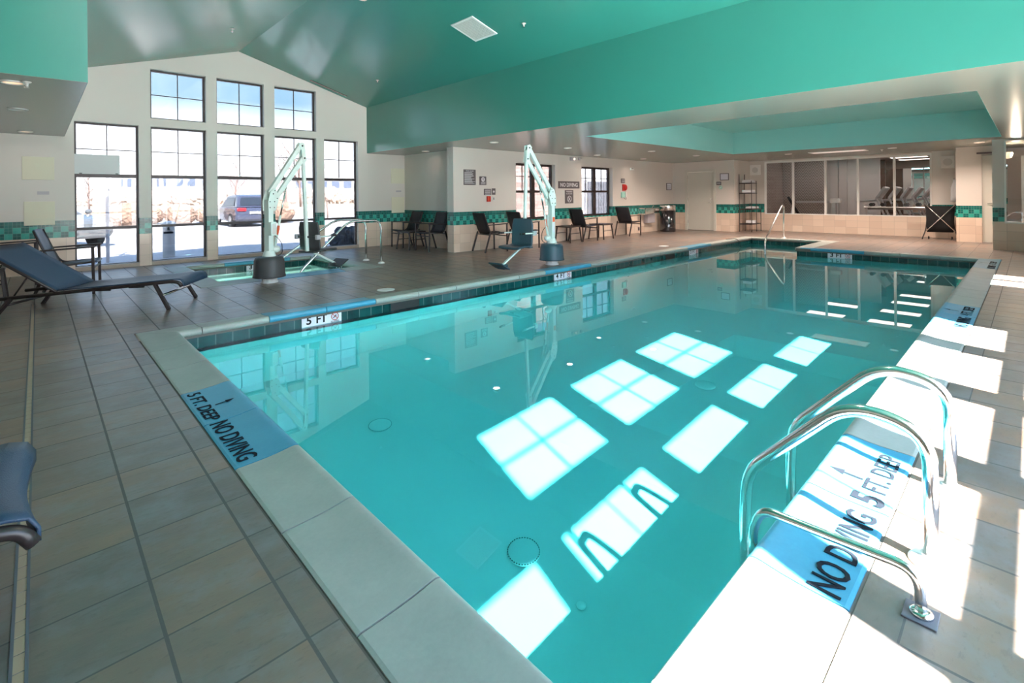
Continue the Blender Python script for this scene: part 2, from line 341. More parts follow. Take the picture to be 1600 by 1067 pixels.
# ------------------------------------------------------------------ mesh building
class MB:
    def __init__(s): s.bm = bmesh.new()
    def box(s, x0, x1, y0, y1, z0, z1, bev=0.0, mi=0):
        v = [s.bm.verts.new(c) for c in ((x0, y0, z0), (x1, y0, z0), (x1, y1, z0), (x0, y1, z0), (x0, y0, z1), (x1, y0, z1), (x1, y1, z1), (x0, y1, z1))]
        fs = [s.bm.faces.new([v[i] for i in q]) for q in ((0, 3, 2, 1), (4, 5, 6, 7), (0, 1, 5, 4), (1, 2, 6, 5), (2, 3, 7, 6), (3, 0, 4, 7))]
        for f in fs: f.material_index = mi
        if bev > 0:
            es = list({e for f in fs for e in f.edges})
            r = bmesh.ops.bevel(s.bm, geom=es, offset=bev, segments=2, affect='EDGES', profile=.5)
            for f in r['faces']: f.material_index = mi
        return s
    def obox(s, c, size, rot=None, bev=0.0, mi=0):
        """box of size centred at c, rotated by Matrix rot"""
        n0 = len(s.bm.verts)
        hx, hy, hz = (d / 2 for d in size)
        s.box(-hx, hx, -hy, hy, -hz, hz, bev, mi)
        s.bm.verts.ensure_lookup_table()
        mt = Matrix.Translation(Vector(c)) @ (rot.to_4x4() if rot else Matrix.Identity(4))
        for v in list(s.bm.verts)[n0:]: v.co = mt @ v.co
        return s
    def tube(s, pts, r, seg=10, cap=True, mi=0, smooth=True, radii=None):
        pts = [Vector(p) for p in pts]; rings = []
        prev = None
        for i, p in enumerate(pts):
            if i == 0: d = pts[1] - p
            elif i == len(pts) - 1: d = p - pts[i - 1]
            else: d = (pts[i + 1] - p).normalized() + (p - pts[i - 1]).normalized()
            d.normalize()
            if prev is None:
                a = Vector((0, 0, 1)) if abs(d.z) < .9 else Vector((1, 0, 0))
                u = d.cross(a).normalized()
            else:
                u = (prev - d * prev.dot(d)).normalized()
            prev = u; w = d.cross(u)
            rr = radii[i] if radii else r
            rings.append([s.bm.verts.new(p + (u * math.cos(2 * math.pi * k / seg) + w * math.sin(2 * math.pi * k / seg)) * rr) for k in range(seg)])
        for a, b in zip(rings, rings[1:]):
            for k in range(seg):
                f = s.bm.faces.new((a[k], a[(k + 1) % seg], b[(k + 1) % seg], b[k])); f.smooth = smooth; f.material_index = mi
        if cap:
            f = s.bm.faces.new(rings[0][::-1]); f.material_index = mi
            f = s.bm.faces.new(rings[-1]); f.material_index = mi
        return s
    def bar(s, p0, p1, w, h=None, up=(0, 0, 1), mi=0, bev=0.0):
        """rectangular bar from p0 to p1"""
        p0, p1 = Vector(p0), Vector(p1); h = h or w
        d = (p1 - p0); L = d.length; d.normalize(); u = Vector(up)
        if abs(d.dot(u)) > .97: u = Vector((1, 0, 0)) if abs(d.x) < .9 else Vector((0, 1, 0))
        side = d.cross(u).normalized(); u = side.cross(d).normalized()
        rot = Matrix((side, d, u)).transposed()
        return s.obox((p0 + p1) / 2, (w, L, h), rot, bev, mi)
    def lathe(s, prof, c=(0, 0, 0), seg=24, mi=0, smooth=True):
        rings = []
        for r, z in prof:
            rings.append([s.bm.verts.new((c[0] + r * math.cos(2 * math.pi * k / seg), c[1] + r * math.sin(2 * math.pi * k / seg), c[2] + z)) for k in range(seg)])
        for a, b in zip(rings, rings[1:]):
            for k in range(seg):
                f = s.bm.faces.new((a[k], a[(k + 1) % seg], b[(k + 1) % seg], b[k])); f.smooth = smooth; f.material_index = mi
        s.bm.faces.new(rings[0][::-1]).material_index = mi; s.bm.faces.new(rings[-1]).material_index = mi
        return s
    def poly(s, pts, mi=0):
        f = s.bm.faces.new([s.bm.verts.new(p) for p in pts]); f.material_index = mi; return s
    def prism(s, pts, vec, mi=0):
        """polygon extruded along vec"""
        a = [s.bm.verts.new(p) for p in pts]; b = [s.bm.verts.new(Vector(p) + Vector(vec)) for p in pts]
        fs = [s.bm.faces.new(a[::-1]), s.bm.faces.new(b)]
        n = len(a)
        for i in range(n): fs.append(s.bm.faces.new((a[i], a[(i + 1) % n], b[(i + 1) % n], b[i])))
        for f in fs: f.material_index = mi
        return s
    def sheet(s, rows, th, mi=0, smooth=True):
        """grid of points thickened along its normal by th (rows: list of lists)"""
        g = [[Vector(p) for p in r] for r in rows]; nr, nc = len(g), len(g[0])
        def nrm(i, j):
            a = g[min(i + 1, nr - 1)][j] - g[max(i - 1, 0)][j]; b = g[i][min(j + 1, nc - 1)] - g[i][max(j - 1, 0)]
            return a.cross(b).normalized()
        A = [[s.bm.verts.new(g[i][j] + nrm(i, j) * th / 2) for j in range(nc)] for i in range(nr)]
        B = [[s.bm.verts.new(g[i][j] - nrm(i, j) * th / 2) for j in range(nc)] for i in range(nr)]
        def q(a, b, c, d):
            f = s.bm.faces.new((a, b, c, d)); f.material_index = mi; f.smooth = smooth
        for i in range(nr - 1):
            for j in range(nc - 1):
                q(A[i][j], A[i + 1][j], A[i + 1][j + 1], A[i][j + 1]); q(B[i][j], B[i][j + 1], B[i + 1][j + 1], B[i + 1][j])
        for i in range(nr - 1):
            q(A[i][0], B[i][0], B[i + 1][0], A[i + 1][0]); q(A[i][-1], A[i + 1][-1], B[i + 1][-1], B[i][-1])
        for j in range(nc - 1):
            q(A[0][j], A[0][j + 1], B[0][j + 1], B[0][j]); q(A[-1][j], B[-1][j], B[-1][j + 1], A[-1][j + 1])
        return s
    def blob(s, c, rad, sub=3, jit=.12, mi=0, squash=1.0, seed=1):
        n0 = len(s.bm.verts); rr = random.Random(seed)
        bmesh.ops.create_icosphere(s.bm, subdivisions=sub, radius=1.0)
        s.bm.verts.ensure_lookup_table()
        for v in list(s.bm.verts)[n0:]:
            k = 1 + rr.uniform(-jit, jit)
            v.co = Vector((c[0] + v.co.x * rad[0] * k, c[1] + v.co.y * rad[1] * k, c[2] + v.co.z * rad[2] * k))
        return s
    def build(s, name, m, parent=None, label=None, smooth=False, recalc=True):
        if recalc: bmesh.ops.recalc_face_normals(s.bm, faces=s.bm.faces[:])
        me = bpy.data.meshes.new(name); s.bm.to_mesh(me); s.bm.free()
        for mm in (m if isinstance(m, (list, tuple)) else [m]): me.materials.append(mm)
        if smooth:
            for p in me.polygons: p.use_smooth = True
        o = bpy.data.objects.new(name, me); COL.objects.link(o)
        if parent: o.parent = parent
        if label: o['label'] = label
        return o

def tag(o, label, cat, group=None, kind=None):
    o['label'] = label; o['category'] = cat
    if group: o['group'] = group
    if kind: o['kind'] = kind
    return o
def thing(name, label, cat, loc=(0, 0, 0), rz=0.0, group=None, kind=None):
    o = bpy.data.objects.new(name, None); COL.objects.link(o); o.location = loc; o.rotation_euler = (0, 0, rz); o.empty_display_size = .1
    return tag(o, label, cat, group, kind)
def dup(root, loc, rz, label, group=None):
    r = root.copy(); COL.objects.link(r); r.location = loc; r.rotation_euler = (0, 0, rz); r['label'] = label
    if group: r['group'] = group
    for ch in list(root.children):
        c = ch.copy(); COL.objects.link(c); c.parent = r
        for g in list(ch.children):
            d = g.copy(); COL.objects.link(d); d.parent = c
    return r
def struct(name, mb, m, label, cat):
    return tag(mb.build(name, m), label, cat, kind='structure')

def arc(c, r, a0, a1, n, ax1, ax2):
    c, ax1, ax2 = Vector(c), Vector(ax1), Vector(ax2)
    return [c + ax1 * (r * math.cos(R(a0 + (a1 - a0) * i / n))) + ax2 * (r * math.sin(R(a0 + (a1 - a0) * i / n))) for i in range(n + 1)]
def rounded(pts, r, n=6):
    """polyline with rounded corners"""
    pts = [Vector(p) for p in pts]; out = [pts[0]]
    for i in range(1, len(pts) - 1):
        p = pts[i]; a = (pts[i - 1] - p); b = (pts[i + 1] - p)
        rr = min(r, a.length * .49, b.length * .49); a.normalize(); b.normalize()
        A, B = p + a * rr, p + b * rr
        for k in range(n + 1):
            t = k / n; out.append(A * (1 - t) ** 2 + p * 2 * t * (1 - t) + B * t ** 2)
    out.append(pts[-1]); return out

def text_mesh(txt, height, width, origin, xdir, ydir, name, m, parent=None, depth=.002, zfun=None, label=None, align='L', bold=0.0):
    """lettering of cap height and total width laid from origin along xdir, letter tops toward ydir"""
    cu = bpy.data.curves.new('lettering', 'FONT'); cu.body = txt; cu.size = 1.0; cu.extrude = .001; cu.resolution_u = 3; cu.offset = bold
    to = bpy.data.objects.new('lettering', cu); COL.objects.link(to)
    dg = bpy.context.evaluated_depsgraph_get(); me = bpy.data.meshes.new_from_object(to.evaluated_get(dg))
    bpy.data.objects.remove(to); bpy.data.curves.remove(cu)
    xs = [v.co.x for v in me.vertices]; ys = [v.co.y for v in me.vertices]
    x0, x1, y0, y1 = min(xs), max(xs), min(ys), max(ys)
    xdir, ydir = Vector(xdir).normalized(), Vector(ydir).normalized(); nd = xdir.cross(ydir)
    O = Vector(origin)
    for v in me.vertices:
        c = O + xdir * ((v.co.x - x0) / (x1 - x0) * width) + ydir * ((v.co.y - y0) / (y1 - y0) * height)
        if zfun: c.z = zfun(c)
        c = c + nd * (depth if v.co.z > 0 else 0)
        v.co = c
    me.materials.clear(); me.materials.append(m)
    o = bpy.data.objects.new(name, me); COL.objects.link(o)
    if parent: o.parent = parent
    if label: o['label'] = label
    return o

# ================================================================== THE SETTING
ZC, ZE, AX, AZ = 2.43, 3.62, 3.20, 4.50      # low ceiling, vault eaves, ridge
XL, XR = 0.363, 6.21                         # vault side faces
YN, YS = 11.94, -1.50                        # window wall, camera-side gable
PX0, PX1, PY0, PY1 = 0.985, 12.88, 0.71, 5.665  # pool lip
AX1, AY0 = 15.10, 3.85                       # step alcove
SX0, SX1, SY0, SY1 = 2.02, 4.32, 8.62, 10.95 # spa lip
CW, ZW = 0.31, -0.17                         # coping width, water level
GX = 18.34

def cells(mb, xs, ys, z0, z1, skip):
    for a, b in zip(xs, xs[1:]):
        for c, d in zip(ys, ys[1:]):
            mx, my = (a + b) / 2, (c + d) / 2
            if not skip(mx, my): mb.box(a, b, c, d, z0, z1)
# ---- deck
def in_pool(x, y, g=CW + .011):
    if PX0 - g < x < PX1 + g and PY0 - g < y < PY1 + g: return True
    if PX1 < x < AX1 + g and AY0 - g < y < PY1 + g: return True
    return SX0 - g < x < SX1 + g and SY0 - g < y < SY1 + g
mb = MB()
CG = CW + .011
cells(mb, sorted({-2.6, PX0 - CG, SX0 - CG, SX1 + CG, PX1 + CG, AX1 + CG, 18.34}),
      sorted({-1.5, PY0 - CG, AY0 - CG, PY1 + CG, SY0 - CG, SY1 + CG, 11.94}), -.1, 0, in_pool)
struct('floor', mb, M['deck'], 'slate look square tile pool deck around the pool and the spa', 'floor')

# ---- walls with openings
def wall(name, label, axis, c0, c1, u0, u1, top, openings, m, z0=-.1):
    """axis 'y': wall spans x in u0..u1 between y=c0 and c1; axis 'x' the other way. top(u) gives its height; openings are (u0,u1,z0,z1)"""
    mb = MB()
    cuts = sorted({u0, u1} | {o[0] for o in openings} | {o[1] for o in openings} | ({AX, XL, XR} if (u0 < AX < u1 and callable(top)) else set()))
    tf = top if callable(top) else (lambda u: top)
    for a, b in zip(cuts, cuts[1:]):
        mid = (a + b) / 2
        hs = sorted([(o[2], o[3]) for o in openings if o[0] - 1e-6 < mid < o[1] + 1e-6])
        z = z0; segs = []
        for h in hs:
            if h[0] > z + 1e-6: segs.append((z, h[0], h[0]))
            z = h[1]
        segs.append((z, tf(a + 1e-6), tf(b - 1e-6)))
        for zb, za, zc in segs:
            q = [(a, zb), (b, zb), (b, zc), (a, za)]
            if axis == 'y': mb.prism([(u, c0, zz) for u, zz in q], (0, c1 - c0, 0))
            else: mb.prism([(c0, u, zz) for u, zz in q], (c1 - c0, 0, 0))
    bmesh.ops.remove_doubles(mb.bm, verts=mb.bm.verts[:], dist=1e-5)
    return struct(name, mb, m, label, 'wall')
def gable(u):
    if u <= XL: return ZE + .05
    if u >= XR: return ZC + .2
    return AZ - (AX - u) * (AZ - ZE) / (AX - XL) if u < AX else AZ - (u - AX) * (AZ - ZE) / (XR - AX)

WX = [(.49, 1.43), (1.62, 2.57), (2.77, 3.71), (3.935, 4.89), (5.08, 5.96)]
openN = [(a, b, .05, 2.725) for a, b in WX] + [(a, b, 2.885, 3.86) for a, b in WX[1:4]]
wall('wall_north', 'gabled window wall with a green mosaic band behind the spa', 'y', YN, YN + .2, -2.6, 7.33, gable, openN, M['wall'])
SXW = [(.44, 1.36), (1.55, 2.54), (2.79, 3.73), (3.98, 4.94), (5.16, 6.09)]
openS = [(a, b, .05, 2.70) for a, b in SXW] + [(a, b, 2.95, 3.91) for a, b in SXW[1:4]] + [(9.05, 10.35, .65, 2.06)]
wall('wall_south', 'gabled window wall behind the camera', 'y', YS - .15, YS, -2.6, 15.4, gable, openS, M['wall'])
wall('wall_west', 'plain side wall behind the loungers', 'x', -2.8, -2.6, YS, YN, 3.7, [], M['wall'])
wall('wall_nook', 'side wall of the corner nook with two black chairs', 'x', 7.33, 7.53, 9.35, YN, ZC + .1, [], M['wall'])
# no diving wall block end, wall and its two windows
WDV = [(8.90, 10.43, .66, 2.14), (11.60, 13.17, .66, 2.14)]
wall('wall_back', 'pale wall with the diving notice and two dark framed windows', 'y', 9.156, 9.40, 6.90, 17.2, ZC + .1, WDV, M['wall'])
wall('wall_door', 'pale pink wall holding the beige service door', 'x', 17.0, 17.2, 6.926, 9.156, ZC + .1, [(7.60, 8.62, -.1, 2.10)], M['wall'])
wall('wall_return', 'short return wall behind the towel rack', 'y', 6.926, 7.1, 17.2, GX + .2, ZC + .1, [], M['wall'])
wall('wall_gym', 'half tiled wall under the long gym window', 'x', GX, GX + .15, 1.93, 6.926, ZC + .1, [(1.94, 6.42, .575, 2.39)], M['wall'])
wall('wall_phone', 'narrow wall piece with the wall speaker beside the gym window', 'x', 18.18, 18.5, 1.346, 1.93, ZC + .1, [], M['wall'])
wall('wall_side', 'tiled wall piece left of the white column wall', 'x', 17.2, 17.4, .594, 1.346, ZC + .1, [(.60, .86, -.1, 2.22)], M['wall'])
wall('wall_column', 'white column wall with the interior window at the edge of the photo', 'x', 15.25, 15.40, YS, .594, ZC + .1, [(-1.0, .405, .59, 2.41)], M['wall'])
wall('wall_jog', 'jog wall behind the white column wall', 'y', .44, .594, 15.40, 17.4, ZC + .1, [], M['wall'])
wall('wall_jog_side', 'short jog beside the folded cart', 'y', 1.20, 1.346, 17.4, 18.5, ZC + .1, [], M['wall'])

# ---- ceilings
TX0, TX1, TY0, TY1, TZ = 7.66, 14.52, .42, 5.94, 3.04
mb = MB()
cells(mb, sorted({XR + .006, 7.53, TX0 - .006, TX1 + .006, 18.6}), sorted({YS - .15, TY0 - .006, TY1 + .006, 9.40, YN + .2}), ZC, ZC + .12, lambda x, y: (TX0 - .006 < x < TX1 + .006 and TY0 - .006 < y < TY1 + .006) or (x > 7.53 and y > 9.40))
mb.box(-2.8, XL - .006, 6.306, YN + .2, ZC, ZC + .12)
struct('ceiling_low', mb, M['cream'], 'low glossy cream ceiling around the vault', 'ceiling')
mb = MB()
t = .1
mb.box(TX0 - t, TX0, TY0 - t, TY1 + t, ZC + .002, TZ + t); mb.box(TX1, TX1 + t, TY0 - t, TY1 + t, ZC + .002, TZ + t)
mb.box(TX0, TX1, TY0 - t, TY0, ZC + .002, TZ + t); mb.box(TX0, TX1, TY1, TY1 + t, ZC + .002, TZ + t)
mb.box(TX0, TX1, TY0, TY1, TZ, TZ + t)
struct('ceiling_tray', mb, M['tray'], 'recessed teal ceiling tray over the shallow end', 'ceiling')
mb = MB()
for q in ([(XL, ZE), (AX, AZ), (AX, AZ + .15), (XL, ZE + .15)], [(AX, AZ), (XR, ZE), (XR, ZE + .15), (AX, AZ + .15)]):
    mb.prism([(u, YS - .15, z) for u, z in q], (0, YN + .2 - YS + .15, 0))
mb.box(-2.8, XL, YS - .15, 6.30, ZE, ZE + .15)
struct('ceiling_vault', mb, M['teal'], 'teal gabled vault ceiling over the deep end and spa', 'ceiling')
mb = MB()
mb.box(XR, XR + .15, YS - .15, YN + .2, ZC + .002, ZE + .12)
struct('wall_beam_east', mb, M['teal'], 'long teal beam face along the vault over the pool', 'beam')
mb = MB()
mb.box(XL - .15, XL, 6.30, YN + .2, ZC + .002, ZE + .12); mb.box(-2.8, XL - .15, 6.30, 6.45, ZC + .002, ZE + .12)
struct('wall_beam_west', mb, M['teal'], 'teal dropped beam face at the corner above the loungers', 'beam')

# ---- windows
def window(n, axis, u0, u1, z0, z1, c_in, depth, glass, label, bars_u=(), bars_z=(), thick_z=(), thick_u=(), fr=.032, sgn=1, sill=True, wdt=.016):
    """glazed unit set at depth behind the wall face c_in (along +axis*sgn)"""
    w = thing('window_%d' % n, label, 'window', kind='structure')
    g = c_in + sgn * depth
    def P(u, d, z): return (u, d, z) if axis == 'y' else (d, u, z)
    def bx(mb, a, b, d0, d1, c, e):
        d0, d1 = sorted((d0, d1))
        if axis == 'y': mb.box(a, b, d0, d1, c, e)
        else: mb.box(d0, d1, a, b, c, e)
    f = MB(); d0, d1 = g - .03, g + .03
    bx(f, u0, u0 + fr, d0, d1, z0, z1); bx(f, u1 - fr, u1, d0, d1, z0, z1); bx(f, u0 + fr, u1 - fr, d0, d1, z1 - fr, z1); bx(f, u0 + fr, u1 - fr, d0, d1, z0, z0 + fr)
    for z, h in thick_z: bx(f, u0 + fr, u1 - fr, d0 - .005, d1, z, z + h)
    for u, h in thick_u: bx(f, u - h / 2, u + h / 2, d0 - .006, d1 + .004, z0 + fr, z1 - fr)
    f.build('window_frame', M['bronze'], w)
    if bars_u or bars_z:
        m_ = MB()
        for u, za, zb in bars_u: bx(m_, u - wdt / 2, u + wdt / 2, g - .012, g + .012, za, zb)
        for z, ua, ub in bars_z: bx(m_, ua, ub, g - .0125, g + .0125, z - wdt / 2, z + wdt / 2)
        m_.build('muntin', M['bronze'], w)
    p = MB(); bx(p, u0 + fr, u1 - fr, g - .003, g + .003, z0 + fr, z1 - fr); p.build('pane', glass, w)
    if sill:
        s_ = MB(); bx(s_, u0, u1, c_in - sgn * .012, g - sgn * .03, z0 - .05, z0 + .022); s_.build('window_sill', M['sill'], w)
    return w
ORD = ['first tall window from the loungers', 'second tall window from the loungers', 'middle tall window behind the spa lift', 'fourth tall window behind the lift seat', 'last tall window beside the corner nook']
k = 1
for i, (a, b) in enumerate(WX):
    mid = (a + b) / 2
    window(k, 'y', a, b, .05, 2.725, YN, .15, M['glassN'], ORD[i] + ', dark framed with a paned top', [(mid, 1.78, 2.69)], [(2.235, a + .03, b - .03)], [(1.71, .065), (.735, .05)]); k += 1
for i, (a, b) in enumerate(WX[1:4]):
    mid = (a + b) / 2
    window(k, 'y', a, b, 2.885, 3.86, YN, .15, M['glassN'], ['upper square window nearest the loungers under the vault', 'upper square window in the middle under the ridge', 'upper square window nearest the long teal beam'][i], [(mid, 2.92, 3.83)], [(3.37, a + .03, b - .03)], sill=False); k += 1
for i, (a, b, _z0, _z1) in enumerate(WDV):
    mid = (a + b) / 2; l1 = (a + mid) / 2; l2 = (mid + b) / 2
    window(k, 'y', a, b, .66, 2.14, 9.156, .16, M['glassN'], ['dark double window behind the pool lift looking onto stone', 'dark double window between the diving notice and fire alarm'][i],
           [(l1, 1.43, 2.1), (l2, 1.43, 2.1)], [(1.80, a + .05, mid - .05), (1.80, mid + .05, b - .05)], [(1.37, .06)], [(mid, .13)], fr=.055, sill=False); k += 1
for i, (a, b) in enumerate(SXW):
    mid = (a + b) / 2
    window(k, 'y', a, b, .05, 2.70, YS, .10, M['glassS'], 'tall paned window behind the camera, number %s from the west' % ['one', 'two', 'three', 'four', 'five'][i], [(mid, 1.73, 2.66)] if i in (1, 3, 4) else [], [], [(1.655, .07), (.735, .05)], sgn=-1, sill=False, wdt=.012); k += 1
for i, (a, b) in enumerate(SXW[1:4]):
    mid = (a + b) / 2
    window(k, 'y', a, b, 2.95, 3.91, YS, .10, M['glassS'], 'upper square window behind the camera, number %s from the west' % ['one', 'two', 'three'][i], [(mid, 2.98, 3.88)], [(3.44, a + .03, b - .03)], sgn=-1, sill=False, wdt=.026); k += 1
window(k, 'y', 9.05, 10.35, .65, 2.06, YS, .10, M['glassS'], 'double window in the low part of the camera side wall', thick_u=[(9.70, .10)], thick_z=[(1.30, .06)], fr=.05, sgn=-1, sill=False); k += 1

# gym window: white rails and mullions with clear glass
w = thing('window_%d' % k, 'long gym window of five panes in white frames', 'window', kind='structure'); k += 1
mb = MB()
mb.box(GX - .012, GX + .06, 1.94, 6.42, 2.33, 2.39); mb.box(GX - .012, GX + .06, 1.94, 6.42, .575, .605)
for y in (1.96, 2.80, 3.70, 4.58, 5.525, 6.40): mb.box(GX - .012, GX + .06, y - .03, y + .03, .605, 2.33)
mb.build('window_frame', M['reveal'], w)
mb = MB(); mb.box(GX + .02, GX + .028, 1.99, 6.37, .605, 2.33); mb.build('pane', M['glassS'], w)
w = thing('window_%d' % k, 'interior window in the white column wall showing an open door', 'window', kind='structure'); k += 1
mb = MB()
mb.box(15.235, 15.31, .375, .405, .59, 2.41); mb.box(15.235, 15.31, -1.0, -.97, .59, 2.41); mb.box(15.235, 15.31, -.97, .375, 2.385, 2.41); mb.box(15.235, 15.31, -.97, .375, .59, .615)
mb.build('window_frame', M['reveal'], w)
mb = MB(); mb.box(15.29, 15.296, -.97, .375, .615, 2.385); mb.build('pane', M['glassS'], w)

# ---- doors
d = thing('door_1', 'beige flush service door beside the black trash can', 'door', kind='structure')
mb = MB(); mb.box(17.03, 17.075, 7.635, 8.585, .012, 2.065); mb.build('door_leaf', M['doorp'], d)
mb = MB()
mb.box(16.975, 17.2, 7.545, 7.63, 0, 2.16); mb.box(16.975, 17.2, 8.59, 8.68, 0, 2.16); mb.box(16.975, 17.2, 7.63, 8.59, 2.07, 2.16); mb.build('door_frame', M['doorp'], d)
mb = MB(); mb.tube([(17.03, 7.73, .999), (16.98, 7.73, .999)], .012); mb.tube([(16.98, 7.72, .999), (16.98, 7.87, .999)], .011); mb.lathe([(0.03, 0), (.03, .008)], (0, 0, 0)); 
mb.build('door_handle', M['steel'], d)
mb = MB(); mb.tube([(17.031, 7.73, 1.1), (17.012, 7.73, 1.1)], .026, 16); mb.build('deadbolt', M['steel'], d)
for z in (.25, 1.05, 1.85):
    mb = MB(); mb.box(17.012, 17.04, 8.578, 8.600, z, z + .11); mb.build('hinge', M['steel'], d)
mb = MB(); mb.box(17.0, 17.09, 7.635, 8.585, 0, .011); mb.build('threshold', M['bronze'], d)
d = thing('door_2', 'grey beige door standing at the tiled wall by the white column', 'door', kind='structure')
mb = MB(); mb.box(17.24, 17.285, .605, .855, .01, 2.2); mb.build('door_leaf', M['doorp'], d)
mb = MB(); mb.tube([(17.24, .75, .987), (17.19, .75, .987)], .012); mb.tube([(17.19, .76, .987), (17.19, .655, .987)], .011); mb.build('door_handle', M['steel'], d)
mb = MB(); mb.box(17.15, 17.2, .62, .95, 2.235, 2.275); mb.build('door_closer', M['grey'], d)

# ---- pool shell
def floor_z(x): return -1.70 + .0488 * (x - 1.0)
W_ = .03
bx0, bx1, by0, by1 = PX0 - W_, PX1 + W_, PY0 - W_, PY1 + W_
gx0, gy0 = bx0 - .22, by0 - .48      # near basin walls pushed back unseen under the copings to clear the sun patches
mb = MB()
n = 12
xs = [gx0 + (bx1 - gx0) * i / n for i in range(n + 1)]
for a, b in zip(xs, xs[1:]):
    mb.poly([(a, gy0, floor_z(a)), (b, gy0, floor_z(b)), (b, by1, floor_z(b)), (a, by1, floor_z(a))])
def wq(p, q, z1, z0p, z0q): mb.poly([(p[0], p[1], z0p), (q[0], q[1], z0q), (q[0], q[1], z1), (p[0], p[1], z1)])
zt = -.21
wq((gx0, gy0), (bx1, gy0), -.1, floor_z(gx0), floor_z(bx1)); wq((gx0, by1), (bx1, by1), zt, floor_z(gx0), floor_z(bx1)); wq((gx0, gy0), (gx0, by1), -.1, floor_z(gx0), floor_z(gx0))
wq((bx1, gy0), (bx1, AY0 - W_), zt, floor_z(bx1), floor_z(bx1))
ay0, ax1 = AY0 - W_, AX1 + W_
wq((bx1, ay0), (ax1, ay0), zt, floor_z(bx1), floor_z(bx1)); wq((bx1, by1), (ax1, by1), zt, floor_z(bx1), floor_z(bx1)); wq((ax1, ay0), (ax1, by1), zt, floor_z(bx1), floor_z(bx1))
zs = [floor_z(bx1), -.88, -.66, -.43]
xs = [bx1, bx1 + .55, bx1 + 1.1, bx1 + 1.65, ax1]
for i in range(4):
    mb.poly([(xs[i], ay0, zs[i]), (xs[i + 1], ay0, zs[i]), (xs[i + 1], by1, zs[i]), (xs[i], by1, zs[i])])
    if i: mb.poly([(xs[i], ay0, zs[i - 1]), (xs[i], by1, zs[i - 1]), (xs[i], by1, zs[i]), (xs[i], ay0, zs[i])])
basin = tag(mb.build('floor_pool_basin', M['plaster'], recalc=False), 'white plaster basin of the swimming pool under the water', 'pool basin', kind='structure')
basin.cycles.is_caustics_receiver = True
# tile band at the water line
def band(loop, z0, z1, th=.02):
    mb = MB()
    for (x0, y0), (x1, y1), nx, ny in loop:
        a, b = sorted((x0, x1)); c, e = sorted((y0, y1))
        if nx: mb.box(a if nx > 0 else a - th, a + th if nx > 0 else a, c, e, z0, z1)
        else: mb.box(a, b, c if ny > 0 else c - th, c + th if ny > 0 else c, z0, z1)
    return mb
pl = [((bx0, by1), (ax1, by1), 0, 1), ((bx1, by0), (bx1, ay0), 1, 0), ((bx1, ay0), (ax1, ay0), 0, -1), ((ax1, ay0), (ax1, by1), 1, 0)]
o = struct('trim_1', band(pl, -.34, -.03), M['ptile'], 'dark teal square tile line around the pool at the water', 'tile band'); o.cycles.is_caustics_receiver = True
# spa shell
sx0, sx1, sy0, sy1 = SX0 - W_, SX1 + W_, SY0 - W_, SY1 + W_
mb = MB(); zf = -.72
mb.poly([(sx0, sy0, zf), (sx1, sy0, zf), (sx1, sy1, zf), (sx0, sy1, zf)])
for p, q in (((sx0, sy0), (sx1, sy0)), ((sx1, sy0), (sx1, sy1)), ((sx1, sy1), (sx0, sy1)), ((sx0, sy1), (sx0, sy0))): wq(p, q, zt, zf, zf)
mb.box(sx0, sx0 + .4, sy0, sy1, zf, -.5); mb.box(sx0 + .4, sx1, sy1 - .4, sy1, zf, -.5)
tag(mb.build('floor_spa_basin', M['plaster'], recalc=False), 'white plaster basin of the square spa', 'spa basin', kind='structure')
sl = [((sx0, sy0), (sx1, sy0), 0, -1), ((sx0, sy1), (sx1, sy1), 0, 1), ((sx0, sy0), (sx0, sy1), -1, 0), ((sx1, sy0), (sx1, sy1), 1, 0)]
struct('trim_2', band(sl, -.34, -.03), M['ptile'], 'dark teal square tile line around the spa at the water', 'tile band')

# water surfaces
mb = MB(); mb.poly([(gx0, gy0, ZW), (bx1, gy0, ZW), (bx1, ay0, ZW), (ax1, ay0, ZW), (ax1, by1, ZW), (gx0, by1, ZW)])
water = tag(mb.build('pool_water', M['water'], recalc=False, smooth=True), 'still teal water filling the swimming pool', 'water', kind='stuff')
water.cycles.is_caustics_caster = True
mb = MB(); mb.poly([(sx0, sy0, ZW), (sx1, sy0, ZW), (sx1, sy1, ZW), (sx0, sy1, ZW)])
tag(mb.build('spa_water', M['spawater'], recalc=False, smooth=True), 'still green water filling the square spa', 'water', kind='stuff')

# ---- coping: concave stones with a raised nose
PROF = [(.03, -.05), (.012, -.042), (.002, -.028), (0, -.010), (.004, .006), (.014, .018), (.03, .0235), (.05, .0225), (.08, .018), (.12, .0125), (.17, .0085), (.23, .006), (CW - .012, .005), (CW, .001), (CW, -.06)]
def cop_z(d):
    pr = PROF[6:13]
    if d <= pr[0][0]: return pr[0][1]
    for (a, za), (b, zb) in zip(pr, pr[1:]):
        if a <= d <= b: return za + (zb - za) * (d - a) / (b - a)
    return pr[-1][1]
def coping_piece(mb, axis, lip, sgn, u0, u1, m0=0, m1=0, gap=.004):
    """stone along axis from u0 to u1, lip coordinate, outward sign; m0/m1: mitre slope at each end"""
    rings = []
    for u, m_, g in ((u0, m0, gap), (u1, m1, -gap)):
        ring = []
        for d, z in PROF:
            uu = u + m_ * d + g; c = lip + sgn * d
            ring.append(mb.bm.verts.new((uu, c, z) if axis == 'x' else (c, uu, z)))
        rings.append(ring)
    n = len(PROF)
    for i in range(n - 1):
        f = mb.bm.faces.new((rings[0][i], rings[0][i + 1], rings[1][i + 1], rings[1][i])); f.smooth = i < n - 4
    mb.bm.faces.new([mb.bm.verts.new(v.co) for v in (rings[0][n - 1], rings[0][0], rings[1][0], rings[1][n - 1])])
    for ring in (rings[0], rings[1][::-1]): mb.bm.faces.new([mb.bm.verts.new(v.co) for v in ring])
